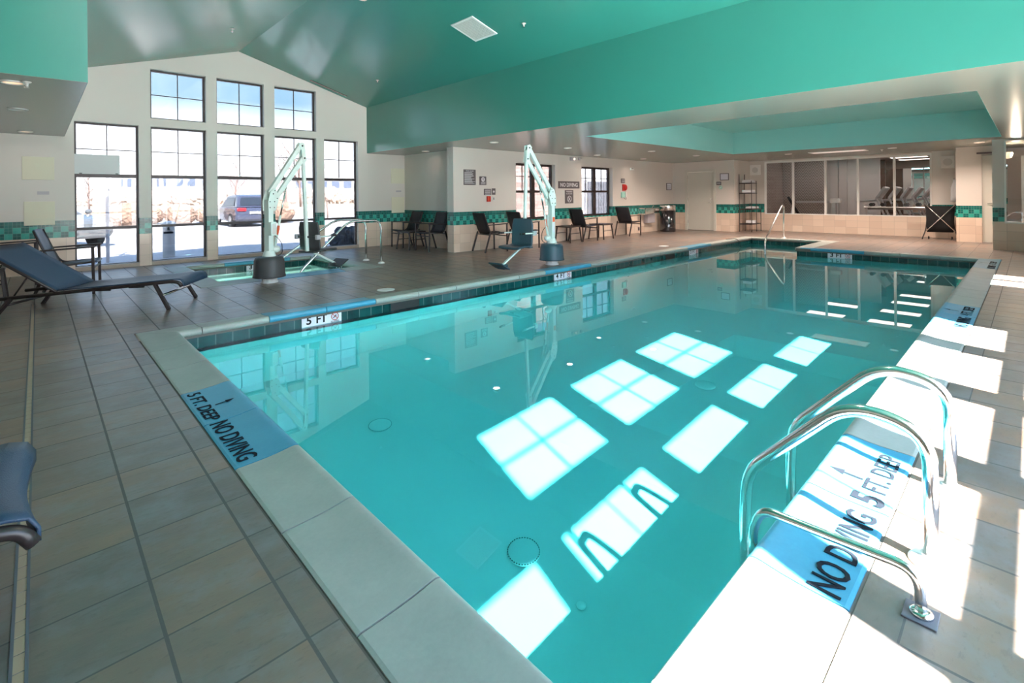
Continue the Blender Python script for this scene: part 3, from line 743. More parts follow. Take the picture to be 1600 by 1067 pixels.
def coping_side(name, label, axis, lip, sgn, u0, u1, joints, m0, m1, skip=()):
    js = [u0] + [j for j in joints if u0 + .1 < j < u1 - .1] + [u1]
    mb = MB(); g = MB()
    for i, (a, b) in enumerate(zip(js, js[1:])):
        mid = (a + b) / 2
        if any(s[0] < mid < s[1] for s in skip): continue
        coping_piece(mb, axis, lip, sgn, a, b, m0 if i == 0 else 0, m1 if i == len(js) - 2 else 0)
    o = struct(name, mb, M['stone'], label, 'coping')
    a, b = sorted((lip + sgn * .02, lip + sgn * (CW + .012)))
    if axis == 'x': g.box(u0 + (CW if m0 < 0 else 0) * 0, u1, a, b, -.07, -.004)
    else: g.box(a, b, u0, u1, -.07, -.004)
    gg = g.build('grout_bed', M['groove'], o)
    return o
def painted(name, label, axis, lip, sgn, stones, m0=0, m1=0):
    t_ = thing(name, label, 'depth warning')
    for i, (a, b) in enumerate(stones):
        mb = MB(); coping_piece(mb, axis, lip, sgn, a, b, m0 if i == 0 else 0, m1 if i == len(stones) - 1 else 0)
        mb.build('painted_stone', M['blue'], t_)
    return t_
JL = [.757 + .6275 * i for i in range(9)]
JX = [1.17 + .6275 * i for i in range(-1, 24)]
JR = [1.17 + .64 * i for i in range(0, 20)]
coping_side('trim_3', 'pale curved coping stones along the near short pool edge', 'y', PX0, -1, PY0, PY1, JL, -1, 1, skip=[(JL[3], JL[5])])
blueB = [(1.7975, 3.0525), (5.935, 7.0), (10.85, 12.2)]
blueR = [(JR[1], JR[3]), (JR[8], JR[10]), (JR[16], PX1)]
coping_side('trim_4', 'pale coping stones along the lift side pool edge', 'x', PY1, 1, PX0, AX1, sorted(JX + []), -1, 1, skip=[(JX[2], JX[4]), (JX[9], JX[11]), (JX[17], JX[19])])
coping_side('trim_5', 'pale coping stones along the ladder side pool edge, partly in sun', 'x', PY0, -1, PX0, PX1, JR, -1, 1, skip=blueR)
JE = [PY0 + .55 + .62 * i for i in range(8)]
coping_side('trim_6', 'pale coping stones along the shallow end', 'y', PX1, 1, PY0, AY0, JE, -1, -1, skip=[(JE[2], JE[4])])
coping_side('trim_7', 'coping stones along the side of the step alcove', 'x', AY0, -1, PX1, AX1, [13.5, 14.1, 14.7], 1, 1)
coping_side('trim_8', 'coping stones at the back of the step alcove', 'y', AX1, 1, AY0, PY1, [4.4, 5.0], -1, 1)
coping_side('trim_9', 'coping stones on the lounger side of the spa', 'y', SX0, -1, SY0, SY1, [9.2, 9.8, 10.4], -1, 1)
coping_side('trim_10', 'coping stones on the window side of the spa', 'x', SY1, 1, SX0, SX1, [2.65, 3.27, 3.9], -1, 1, skip=[(2.65, 3.9)])
coping_side('trim_11', 'coping stones on the handrail side of the spa', 'y', SX1, 1, SY0, SY1, [9.2, 9.8, 10.4], -1, 1)
coping_side('trim_12', 'coping stones on the pool side of the spa', 'x', SY0, -1, SX0, SX1, [2.65, 3.27, 3.9], -1, 1, skip=[(2.65, 3.9)])

def arrow(c, d, s, parent, lip_axis, lip, sgn, m, z=.0025):
    """flat painted arrow at c pointing along d"""
    c, d = Vector(c), Vector(d).normalized(); w = Vector((-d.y, d.x, 0))
    pts = [(-.5, -.06), (.05, -.06), (.05, -.2), (.5, 0), (.05, .2), (.05, .06), (-.5, .06)]
    mb = MB(); tris = [(0, 1, 5, 6), (2, 3, 4)]
    V = [c + d * a * s + w * b * s for a, b in pts]
    vs_ = []
    for v in V:
        dd = (v.y - lip) * sgn if lip_axis == 'y' else (v.x - lip) * sgn
        vs_.append((v.x, v.y, cop_z(dd) + z))
    for t_ in tris: mb.poly([vs_[i] for i in t_])
    mb.build('arrow_mark', m, parent, recalc=False)
# near short side: reads toward the camera
t_ = painted('painted_coping', 'blue painted coping reading 5 FT. DEEP NO DIVING on the near short pool edge', 'y', PX0, -1, [(JL[3], JL[4]), (JL[4], JL[5])])
zf_ = lambda c: cop_z(PX0 - c.x) + .002
text_mesh('5 FT. DEEP', .075, .54, (PX0 - .285, JL[5] - .05, 0), (0, -1, 0), (1, 0, 0), 'depth_lettering', M['letters'], t_, zfun=zf_, bold=.01)
text_mesh('NO DIVING', .095, .56, (PX0 - .285, JL[4] - .02, 0), (0, -1, 0), (1, 0, 0), 'warning_lettering', M['letters'], t_, zfun=zf_, bold=.01)
arrow((PX0 - .135, JL[5] - .36, 0), (1, .05, 0), .11, t_, 'x', PX0, -1, M['letters'])
zr_ = lambda c: cop_z(PY0 - c.y) + .002
def right_blue(stones, label, m1=0):
    t_ = painted('painted_coping', label, 'x', PY0, -1, stones, 0, m1)
    a, b = stones[0]
    text_mesh('NO DIVING', .10, .56, (a + .02, PY0 - .285, 0), (1, 0, 0), (0, 1, 0), 'warning_lettering', M['letters'], t_, zfun=zr_, bold=.01)
    a, b = stones[1]
    text_mesh('5', .115, .075, (a + .03, PY0 - .285, 0), (1, 0, 0), (0, 1, 0), 'depth_numeral', M['letters'], t_, zfun=zr_, bold=.03)
    text_mesh('FT. DEEP', .085, .40, (a + .15, PY0 - .275, 0), (1, 0, 0), (0, 1, 0), 'depth_lettering', M['letters'], t_, zfun=zr_, bold=.005)
    arrow((a + .22, PY0 - .115, 0), (-.05, 1, 0), .13, t_, 'y', PY0, -1, M['letters'])
right_blue([(JR[1], JR[2]), (JR[2], JR[3])], 'blue painted coping reading NO DIVING 5 FT. DEEP beneath the ladder rails')
def right_far(stones, label, num, m1=0):
    t_ = painted('painted_coping', label, 'x', PY0, -1, stones, 0, m1)
    a, b = stones[0]
    text_mesh('NO DIVING', .10, .5, (a + .06, PY0 - .285, 0), (1, 0, 0), (0, 1, 0), 'warning_lettering', M['letters'], t_, zfun=zr_, bold=.01)
    a, b = stones[1]
    text_mesh(num + ' FT. DEEP', .09, .52, (a + .05, PY0 - .275, 0), (1, 0, 0), (0, 1, 0), 'depth_lettering', M['letters'], t_, zfun=zr_, bold=.01)
    arrow((a + .22, PY0 - .10, 0), (-.05, 1, 0), .13, t_, 'y', PY0, -1, M['letters'])
right_far([(JR[8], JR[9]), (JR[9], JR[10])], 'blue painted warning coping midway along the ladder side edge', '4')
right_far([(JR[16], JR[17]), (JR[17], PX1)], 'pale blue painted warning coping at the shallow end corner', '3', 1)
painted('painted_coping', 'blue painted coping above the 5 FT marker on the lift side edge', 'x', PY1, 1, [(JX[2], JX[3]), (JX[3], JX[4])])
painted('painted_coping', 'blue painted coping above the 4 FT marker beside the pool lift', 'x', PY1, 1, [(JX[9], JX[10]), (JX[10], JX[11])])
painted('painted_coping', 'blue painted coping near the alcove on the lift side edge', 'x', PY1, 1, [(JX[17], JX[18]), (JX[18], JX[19])])
painted('painted_coping', 'blue painted coping above the 3 FT marker at the shallow end', 'y', PX1, 1, [(JE[2], JE[3]), (JE[3], JE[4])])
painted('painted_coping', 'blue painted coping of the spa nearest the tall windows', 'x', SY1, 1, [(2.65, 3.27), (3.27, 3.9)])
painted('painted_coping', 'blue painted coping of the spa nearest the pool', 'x', SY0, -1, [(2.65, 3.27), (3.27, 3.9)])

# ---- tile depth markers
def no_dive(parent, c, r, xd, zd):
    """ring with slash and swimmer on a marker tile"""
    c, xd, zd = Vector(c), Vector(xd), Vector(zd); nd = xd.cross(zd)
    mb = MB(); pts = arc(c + nd * .003, r, 0, 360, 28, xd, zd); mb.tube(pts, r * .10, 6)
    mb.bar(c + nd * .003 - xd * r * .7 + zd * r * .7, c + nd * .003 + xd * r * .7 - zd * r * .7, r * .16, .003, up=nd)
    mb.build('no_diving_ring', M['redline'], parent)
    mb = MB(); mb.bar(c + nd * .003 - xd * r * .5 - zd * r * .45, c + nd * .003 + xd * r * .35 + zd * r * .4, r * .2, .003, up=nd); mb.bar(c + nd * .003 + xd * r * .1, c + nd * .003 + xd * r * .5 - zd * r * .1, r * .12, .003, up=nd)
    mb.build('diver_mark', M['letter'], parent)
def marker(label, txt, o, xd, wd=.465, ht=.152, icon=True):
    """o: lower left corner of the tile on the pool wall"""
    o, xd = Vector(o), Vector(xd); zd = Vector((0, 0, 1)); nd = xd.cross(zd)
    t_ = thing('depth_marker', label, 'depth marker')
    mb = MB(); mb.prism([o, o + xd * wd, o + xd * wd + zd * ht, o + zd * ht], nd * .004)
    mb.build('marker_tile', M['paper'], t_)
    b = o + nd * .0045
    text_mesh(txt[0], .092, .058, b + xd * .05 + zd * .056, xd, zd, 'depth_numeral', M['letter'], t_, depth=.001, bold=.03)
    text_mesh(txt[1], .092, .125, b + xd * .165 + zd * .056, xd, zd, 'unit_lettering', M['letter'], t_, depth=.001, bold=.03)
    if icon:
        no_dive(t_, b + xd * .385 + zd * .103, .042, xd, zd)
        text_mesh('NO DIVING', .02, .10, b + xd * .335 + zd * .036, xd, zd, 'warning_lettering', M['letter'], t_, depth=.001)
    return t_
marker('white 5 FT no diving marker tile at the deep end water line', ('5', 'FT'), (2.146, by1 - .001, -.206), (1, 0, 0))
marker('white 4 FT no diving marker tile below the pool lift', ('4', 'FT'), (6.43, by1 - .001, -.206), (1, 0, 0))
marker('white 3 FT marker tile on the lift side edge near the alcove', ('3', 'FT'), (11.32, by1 - .001, -.206), (1, 0, 0))
marker('white 3 FT no diving marker tile at the shallow end', ('3', 'FT'), (bx1 - .001, 3.19, -.206), (0, -1, 0))
marker('white 3 FT marker tile at the spa water line', ('3', 'FT'), (3.05, sy1 - .001, -.206), (1, 0, 0), icon=False)
t_ = thing('depth_marker', 'dark spa marker tile with pale lettering under the lift footrest', 'depth marker')
mb = MB(); mb.prism([(sx1 - .004, 9.75, -.187), (sx1 - .004, 9.30, -.187), (sx1 - .004, 9.30, -.032), (sx1 - .004, 9.75, -.032)], (.004, 0, 0)); mb.build('marker_tile', M['ptile'], t_)
text_mesh('3 FT', .1, .3, (sx1 - .006, 9.70, -.16), (0, -1, 0), (0, 0, 1), 'depth_lettering', M['paper'], t_, depth=.001, bold=.02)
# skimmer mouths
for x, lb in ((3.27, 'dark skimmer mouth beside the 5 FT marker'), (10.2, 'dark skimmer mouth past the 4 FT marker')):
    t_ = thing('skimmer', lb, 'skimmer')
    mb = MB(); mb.box(x, x + .43, by1 - .003, by1 + .001, -.175, -.035); mb.build('skimmer_opening', M['black'], t_)
    for xa in (x - .012, x + .43):
        mb = MB(); mb.box(xa, xa + .012, by1 - .006, by1, -.19, -.03); mb.build('skimmer_throat', M['ptile'], t_)
# pool floor drains and inlets
def disc(name, label, x, y, r, cat, m, h=.02, rim=True):
    z = floor_z(x)
    t_ = thing(name, label, cat, (x, y, z + .001))
    mb = MB(); mb.lathe([(r, 0), (r, h * .5), (r * .86, h), (.001, h * 1.1)], seg=32); mb.build('cover', m, t_)
    if rim:
        mb = MB()
        for k_ in range(36):
            a = 2 * math.pi * k_ / 36; mb.obox((math.cos(a) * r * .97, math.sin(a) * r * .97, h * .4), (.004, r * .08, h * .9), Matrix.Rotation(a, 3, 'Z'))
        mb.build('grate_slots', M['ventd'], t_)
    for c in t_.children: c.cycles.is_caustics_receiver = True
disc('main_drain', 'round white main drain cover on the pool floor near the camera', 2.232, 2.258, .105, 'drain', M['plaster'])
disc('main_drain', 'round white main drain cover on the pool floor toward the lift side', 2.245, 4.115, .105, 'drain', M['plaster'])
disc('main_drain', 'faint round drain cover on the pool floor between the sun patches', 4.904, 2.306, .10, 'drain', M['plaster'], rim=False)
for x, y, lb in ((3.402, 3.823, 'nearest the deep end'), (4.397, 3.659, 'second along the lift side row'), (5.15, 3.596, 'third along the lift side row'), (5.679, 3.45, 'last along the lift side row'),
                 (6.872, 2.267, 'in the middle of the shallow half'), (7.593, 1.131, 'farthest along the ladder side'), (7.106, 1.107, 'beside the farthest one on the ladder side'), (2.212, 1.778, 'by the ladder end drain')):
    disc('floor_inlet', 'small pale floor inlet ' + lb, x, y, .028, 'inlet', M['whitep'], .012, rim=False)

t_ = thing('spa_fill_light', 'added round lamp hidden in the spa wall to brighten its water', 'underwater lamp', (2.9, sy0 + .001, -.46))  # lamp put in out of sight to lift the dark spa water
mb = MB(); mb.tube([(0, 0, 0), (0, .02, 0)], .11, 24); mb.build('lamp_ring', M['steel'], t_)
mb = MB(); mb.tube([(0, .0195, 0), (0, .024, 0)], .085, 24); mb.build('lamp_lens', M['lampc'], t_)
ld = bpy.data.lights.new('spa_fill_lamp', 'AREA'); ld.shape = 'DISK'; ld.size = .16; ld.energy = 9.0; ld.color = (1, .95, .88)
lo_ = bpy.data.objects.new('spa_fill_lamp', ld); COL.objects.link(lo_); lo_.parent = t_; lo_.location = (0, .03, 0); lo_.rotation_euler = (R(90), 0, 0)
# ---- slot drain in the deck
t_ = thing('slot_drain', 'long narrow slot drain channel set in the deck beside the lounger', 'drain')
mb = MB(); mb.box(-.066, -.058, -1.5, 8.62, -.02, .003); mb.box(-.034, -.026, -1.5, 8.62, -.02, .003); mb.build('channel_edge', M['fence'], t_)
mb = MB()
y = -1.5
while y < 8.5: mb.box(-.058, -.034, y + .003, y + .075, -.02, .0015); y += .078
mb.build('channel_grate', M['tan'], t_)
for x, y, lb in ((3.505, 6.226, 'oval skimmer lid set in the deck near the 5 FT marker'), (11.3, 6.35, 'small oval lid set in the deck near the alcove')):
    t_ = thing('deck_skimmer', lb, 'skimmer', (x, y, .001))
    mb = MB(); mb.lathe([(.12, 0), (.12, .004), (.105, .006), (.001, .006)], seg=28); mb.build('lid', M['whitep'], t_)

# ================================================================== GYM AND CORRIDOR BEHIND THE GLASS
mb = MB(); mb.box(18.49, 27.2, -3.2, 9.2, -.1, -.0); tag(mb.build('floor_gym', M['wood']), 'brown wood floor of the gym', 'floor', kind='structure')
mb = MB(); mb.box(18.49, 27.2, -3.2, 9.2, 2.62, 2.7); tag(mb.build('ceiling_gym', M['gymceil']), 'flat gym ceiling with lit panels', 'ceiling', kind='structure')
mb = MB(); mb.box(27.0, 27.2, -3.2, 9.2, 0, 2.62); mb.box(18.5, 27.0, -3.2, -3.0, 0, 2.62); mb.box(18.5, 27, 9.0, 9.2, 0, 2.62); mb.box(18.42, 18.49, 7.1, 9.2, 0, 2.62)
tag(mb.build('wall_gym_room', M['gymwall']), 'plain outer walls of the gym', 'wall', kind='structure')
mb = MB(); mb.box(18.6, 21.2, 6.75, 6.85, 0, 2.62); mb.box(21.2, 21.3, 5.3, 6.85, 0, 2.62)
tag(mb.build('wall_chevron', M['chev']), 'gym walls covered in chevron wallpaper', 'wall', kind='structure')
mb = MB()
for y in (5.75, 5.35, 5.05): mb.box(23.2, 23.3, y, y + .26, 0, 2.62)
mb.box(23.31, 23.4, 4.0, 6.2, 0, 2.62)
tag(mb.build('wall_panelled', M['reveal']), 'pale vertical panels on the gym wall', 'wall', kind='structure')
mb = MB(); mb.box(24.9, 25.0, 4.1, 5.7, 0, 2.62); tag(mb.build('wall_dark_panel', M['darkwood']), 'dark wood panel wall in the gym', 'wall', kind='structure')
t_ = thing('wall_mirror', 'large wall mirror at the back of the gym', 'mirror')
mb = MB(); mb.box(26.97, 27.0, -2.9, 5.2, .35, 2.3); mb.build('mirror_glass', M['mirror'], t_)
for y in (-2.9, -.9, 1.1, 3.1, 5.17):
    mb = MB(); mb.box(26.955, 26.97, y, y + .03, .35, 2.3); mb.build('mirror_joint', M['gymwall'], t_)
def troffer(name, x, y, lx, ly, z, label, group, m='troffer'):
    t_ = thing(name, label, 'ceiling light', (x, y, z), 0, group)
    mb = MB()
    for sx in (-1, 1): mb.box(min(sx * lx / 2, sx * (lx / 2 + .03)), max(sx * lx / 2, sx * (lx / 2 + .03)), -ly / 2 - .03, ly / 2 + .03, -.012, 0)
    for sy in (-1, 1): mb.box(-lx / 2, lx / 2, min(sy * ly / 2, sy * (ly / 2 + .03)), max(sy * ly / 2, sy * (ly / 2 + .03)), -.012, 0)
    mb.build('light_frame', M['vent'], t_)
    mb = MB(); mb.box(-lx / 2, lx / 2, -ly / 2, ly / 2, -.008, 0); mb.build('diffuser', M[m], t_)
for i, x in enumerate((19.9, 21.9, 23.9, 25.7)):
    for j, y in enumerate((1.2, 3.2, 5.0)):
        troffer('gym_light', x, y, .55, 1.1, 2.618, 'lit ceiling panel in the gym seen through the long window', 'gym ceiling panels')
# treadmills
def treadmill(loc, rz, label):
    t_ = thing('treadmill', label, 'treadmill', loc, rz, 'treadmills in the gym')
    mb = MB(); mb.box(-.95, .75, -.36, .36, .08, .19, .02); mb.box(-.9, .6, -.25, .25, .19, .2); mb.build('deck', M['black'], t_)
    mb = MB(); mb.box(.55, .95, -.38, .38, .06, .36, .07); mb.build('motor_hood', M['black'], t_)
    for s in (-1, 1):
        mb = MB(); mb.bar((.78, s * .34, .2), (.42, s * .34, 1.12), .10, .05, bev=.01); mb.build('upright', M['silver'], t_)
        mb = MB(); mb.bar((.45, s * .34, 1.05), (-.12, s * .34, .98), .05, .05, bev=.01); mb.build('handrail', M['silver'], t_)
    mb = MB(); mb.obox((.55, 0, 1.28), (.09, .74, .42), Matrix.Rotation(R(32), 3, 'Y'), .02); c = mb.build('console', M['silver'], t_)
    mb = MB(); mb.obox((.50, 0, 1.29), (.012, .5, .26), Matrix.Rotation(R(32), 3, 'Y')); mb.build('display', M['cglass'], c)
    return t_
tm = None
for i in range(6):
    x, y = 20.25 + .93 * i, 3.95 - .19 * i
    lb = 'silver and black treadmill in the gym row, %s from the window' % ['first', 'second', 'third', 'fourth', 'fifth', 'sixth'][i]
    if tm is None: tm = treadmill((x, y, 0), R(-90), lb)
    else: dup(tm, (x, y, 0), R(-90), lb)
# dumbbell rack
t_ = thing('dumbbell_rack', 'two tier dumbbell rack behind the gym glass', 'rack', (19.0, 2.75, 0), R(90))
mb = MB()
for s in (-.85, .85): mb.box(s - .03, s + .03, -.22, .22, 0, .06); mb.bar((s, -.12, .05), (s, .12, .95), .05)
mb.build('rack_frame', M['silver'], t_)
for z, y in ((.42, -.06), (.80, .05)):
    mb = MB(); mb.obox((0, y, z), (1.8, .30, .03), Matrix.Rotation(R(14), 3, 'X')); mb.build('rack_shelf', M['silver'], t_)
db = None
for j, (z, y) in enumerate(((.53, -.06), (.91, .05))):
    for i in range(6):
        px = -.72 + .285 * i
        wx, wy = 19.0 - y, 2.75 + px
        lb = 'black dumbbell on the %s tier of the gym rack, %s from the column wall' % (('lower', 'upper')[j], ('first', 'second', 'third', 'fourth', 'fifth', 'sixth')[i])
        if db is None:
            db = thing('dumbbell', lb, 'dumbbell', (wx, wy, z), 0, 'dumbbells on the gym rack')
            for s in (-1, 1):
                mb = MB(); mb.tube([(s * .07, 0, 0), (s * .16, 0, 0)], .06, 6, smooth=False); mb.build('weight_head', M['black'], db)
            mb = MB(); mb.tube([(-.07, 0, 0), (.07, 0, 0)], .016, 10); mb.build('grip', M['steel'], db)
        else: dup(db, (wx, wy, z), 0, lb)
# cross trainer, bench, cable arm
t_ = thing('cross_trainer', 'cross trainer machine near the gym mirror', 'exercise machine', (23.4, .9, 0), R(100))
mb = MB(); mb.box(-.8, .8, -.06, .06, .05, .16); mb.box(-.8, -.7, -.35, .35, 0, .08); mb.box(.7, .8, -.35, .35, 0, .08); mb.build('base_frame', M['silver'], t_)
mb = MB(); mb.tube(arc((.35, 0, .5), .36, 0, 360, 24, (1, 0, 0), (0, 0, 1)), .05, 10); mb.lathe([(.3, -.03), (.3, .03)], (0, 0, 0)) if False else None; mb.build('flywheel', M['black'], t_)
for s in (-1, 1):
    mb = MB(); mb.tube(rounded([(-.1, s * .28, .3), (.12, s * .28, 1.0), (.0, s * .25, 1.55)], .2), .022, 8); mb.build('handle_arm', M['black'], t_)
mb = MB(); mb.bar((.3, 0, .15), (.2, 0, 1.4), .08, .08); mb.build('column', M['silver'], t_)
mb = MB(); mb.box(.12, .26, -.2, .2, 1.35, 1.6, .02); mb.build('console', M['char'], t_)
t_ = thing('weight_bench', 'black inclined weight bench against the chevron wallpaper', 'bench', (20.2, 5.95, 0), R(-70))
mb = MB(); mb.obox((-.1, 0, .78), (.85, .28, .08), Matrix.Rotation(R(62), 3, 'Y'), .02); mb.build('back_pad', M['black'], t_)
mb = MB(); mb.obox((.35, 0, .44), (.4, .3, .08), None, .02); mb.build('seat_pad', M['black'], t_)
mb = MB(); mb.box(-.4, .55, -.04, .04, .03, .1); mb.box(-.45, -.38, -.28, .28, 0, .06); mb.box(.5, .57, -.28, .28, 0, .06); mb.bar((.3, 0, .08), (.3, 0, .4), .06); mb.bar((-.3, 0, .08), (-.15, 0, .75), .05); mb.build('bench_frame', M['silver'], t_)
t_ = thing('exercise_station', 'grey exercise station with a long level arm in the gym', 'exercise machine', (19.25, 4.55, 0), 0)
mb = MB(); mb.box(-.25, .25, -.18, .18, 0, .06); mb.bar((0, 0, .06), (0, 0, 1.0), .1, .16); mb.build('pedestal', M['silver'], t_)
mb = MB(); mb.bar((0, -.1, .98), (0, 1.15, .98), .10, .07, bev=.015); mb.build('level_arm', M['silver'], t_)
mb = MB(); mb.bar((0, -.2, 1.02), (0, .12, 1.02), .22, .16, bev=.03); mb.build('arm_housing', M['whitep'], t_)
t_ = thing('framed_picture', 'framed picture on the dark panel in the gym', 'picture', (24.88, 4.75, 1.35))
mb = MB(); mb.box(-.02, .0, -.3, .3, -.55, .5, .005); mb.build('picture_frame', M['darkwood'], t_)
mb = MB(); mb.box(-.026, -.02, -.26, .26, -.5, .45); mb.build('print', M['lav'], t_)
# corridor room behind the white column wall
mb = MB()
mb.box(15.4, 19.0, -2.3, .44, -.1, 0); tag(mb.build('floor_corridor', M['wood']), 'corridor floor behind the interior window', 'floor', kind='structure')
mb = MB(); mb.box(15.4, 19.0, -2.3, .44, 2.6, 2.7); tag(mb.build('ceiling_corridor', M['gymceil']), 'corridor ceiling', 'ceiling', kind='structure')
mb = MB(); mb.box(18.9, 19.0, -2.3, .44, 0, 2.6); mb.box(15.4, 19.0, -2.4, -2.3, 0, 2.6); tag(mb.build('wall_corridor', M['gymwall']), 'brown toned corridor walls', 'wall', kind='structure')
mb = MB(); mb.box(17.05, 17.12, -2.3, .06, 0, 2.6); tag(mb.build('wall_corridor_dark', M['darkwood']), 'dark corridor wall past the open door', 'wall', kind='structure')
d = thing('door_3', 'open beige corridor door with a tall glass slot behind the interior window', 'door', kind='structure')
mb = MB(); mb.box(16.2, 16.245, .10, .155, .01, 2.1); mb.box(16.2, 16.245, .0, .03, .01, 2.1); mb.box(16.2, 16.245, .03, .10, 1.9, 2.1); mb.box(16.2, 16.245, .03, .10, .01, .9); mb.build('door_leaf', M['doorp'], d)
mb = MB(); mb.box(16.215, 16.23, .03, .10, .9, 1.9); mb.build('glass_slot', M['cglass'], d)
mb = MB(); mb.tube([(16.2, .015, 1.0), (16.14, .015, 1.0)], .012); mb.tube([(16.14, .02, 1.0), (16.14, -.09, 1.0)], .011); mb.build('door_handle', M['chrome'], d)
t_ = thing('corridor_fill_light', 'small wall lamp added to light the corridor', 'lamp', (16.7, .38, 2.15))  # lamp put in only to brighten the dark corridor
mb = MB(); mb.lathe([(.03, -.08), (.07, -.06), (.09, .04), (.08, .07)], seg=16); mb.build('lamp_shade', M['dimlamp'], t_)
ld = bpy.data.lights.new('corridor_fill_lamp', 'POINT'); ld.energy = 7; ld.shadow_soft_size = .06; ld.color = (1, .78, .58)
lo_ = bpy.data.objects.new('corridor_fill_lamp', ld); COL.objects.link(lo_); lo_.parent = t_; lo_.location = (0, -.14, .02)
mb = MB(); mb.box(-.03, .03, .02, .06, -.04, .04); mb.build('lamp_base', M['steel'], t_)

# ================================================================== OUTSIDE
mb = MB(); mb.box(-160, 200, YN + .3, 260, -.25, -.15); tag(mb.build('ground_outside', M['ground']), 'pale parking lot and dry lawn outside the tall windows', 'ground', kind='structure')
def ray(px, py, d):
    """world point at depth d along the survey direction of a photo measurement"""
    return Vector((0, 0, 1.3)) + (fw + ex * ((px - 800) / 775.88) - ey * ((py - 305.43) / 775.88)) * d
GZ = -.15
# sign post
t_ = thing('sign_post', 'grey steel post with a small square sign outside the first tall window', 'sign', (1.165, 14.65, GZ), R(-22))
mb = MB(); mb.bar((0, 0, 0), (0, 0, 2.45), .075, .05); mb.build('post', M['ribbed'], t_)
mb = MB(); mb.box(-.155, .19, -.04, -.03, 1.70, 1.92, .004); mb.build('sign_plate', M['lav'], t_)
t_ = thing('blank_board', 'blank grey board standing on the middle rail of the window nearest the loungers', 'board')
mb = MB(); mb.box(.495, 1.145, YN + .100, YN + .112, 1.772, 2.135, .003); mb.build('board_panel', mat('grey board', (.66, .66, .66), .6), t_)
mb = MB(); mb.box(.56, .60, YN + .094, YN + .100, 1.775, 1.79); mb.box(1.08, 1.12, YN + .094, YN + .100, 1.775, 1.79); mb.build('mounting_clip', M['bronze'], t_)
# bollard
t_ = thing('bollard', 'white bollard with a small dark notice outside the second tall window', 'bollard', (2.349, 14.762, GZ))
mb = MB(); mb.lathe([(.13, 0), (.13, .78), (.15, .79), (.15, .86), (.06, .90)], seg=20); mb.build('bollard_body', M['whitep'], t_)
mb = MB(); mb.obox((-.03, -.137, .62), (.2, .006, .05)); mb.obox((-.03, -.137, .71), (.05, .006, .07)); mb.build('notice', M['letters'], t_)
# shrubs
bush_src = None
for i, (px, d, r) in enumerate(((150, 25.3, .60), (200, 24.6, .80), (236, 28.5, .62), (282, 26.8, .72), (322, 29.8, .6), (437, 28.5, .8))):
    p = ray(px, 350, d)
    lb = 'russet clipped round shrub at the parking edge, %s from the loungers' % ['first', 'second', 'third', 'fourth', 'fifth', 'sixth'][i]
    mb = MB(); mb.blob((0, 0, r * .78), (r, r, r * .8), 4, .07, seed=i + 3); o = mb.build('clipped_shrub', M['bush']); o.location = (p.x, p.y, GZ)
    tag(o, lb, 'shrub', 'clipped shrubs by the parking lot')
mb = MB()
for i in range(9): mb.blob((random.uniform(-.3, .3), random.uniform(-.25, .25), random.uniform(.15, .42)), (.24, .22, .2), 3, .25, seed=i)
o = mb.build('dark_shrub', M['dbush']); o.location = (6.42, 13.4, GZ); tag(o, 'dark spiky shrub against the outside of the last tall window', 'shrub')
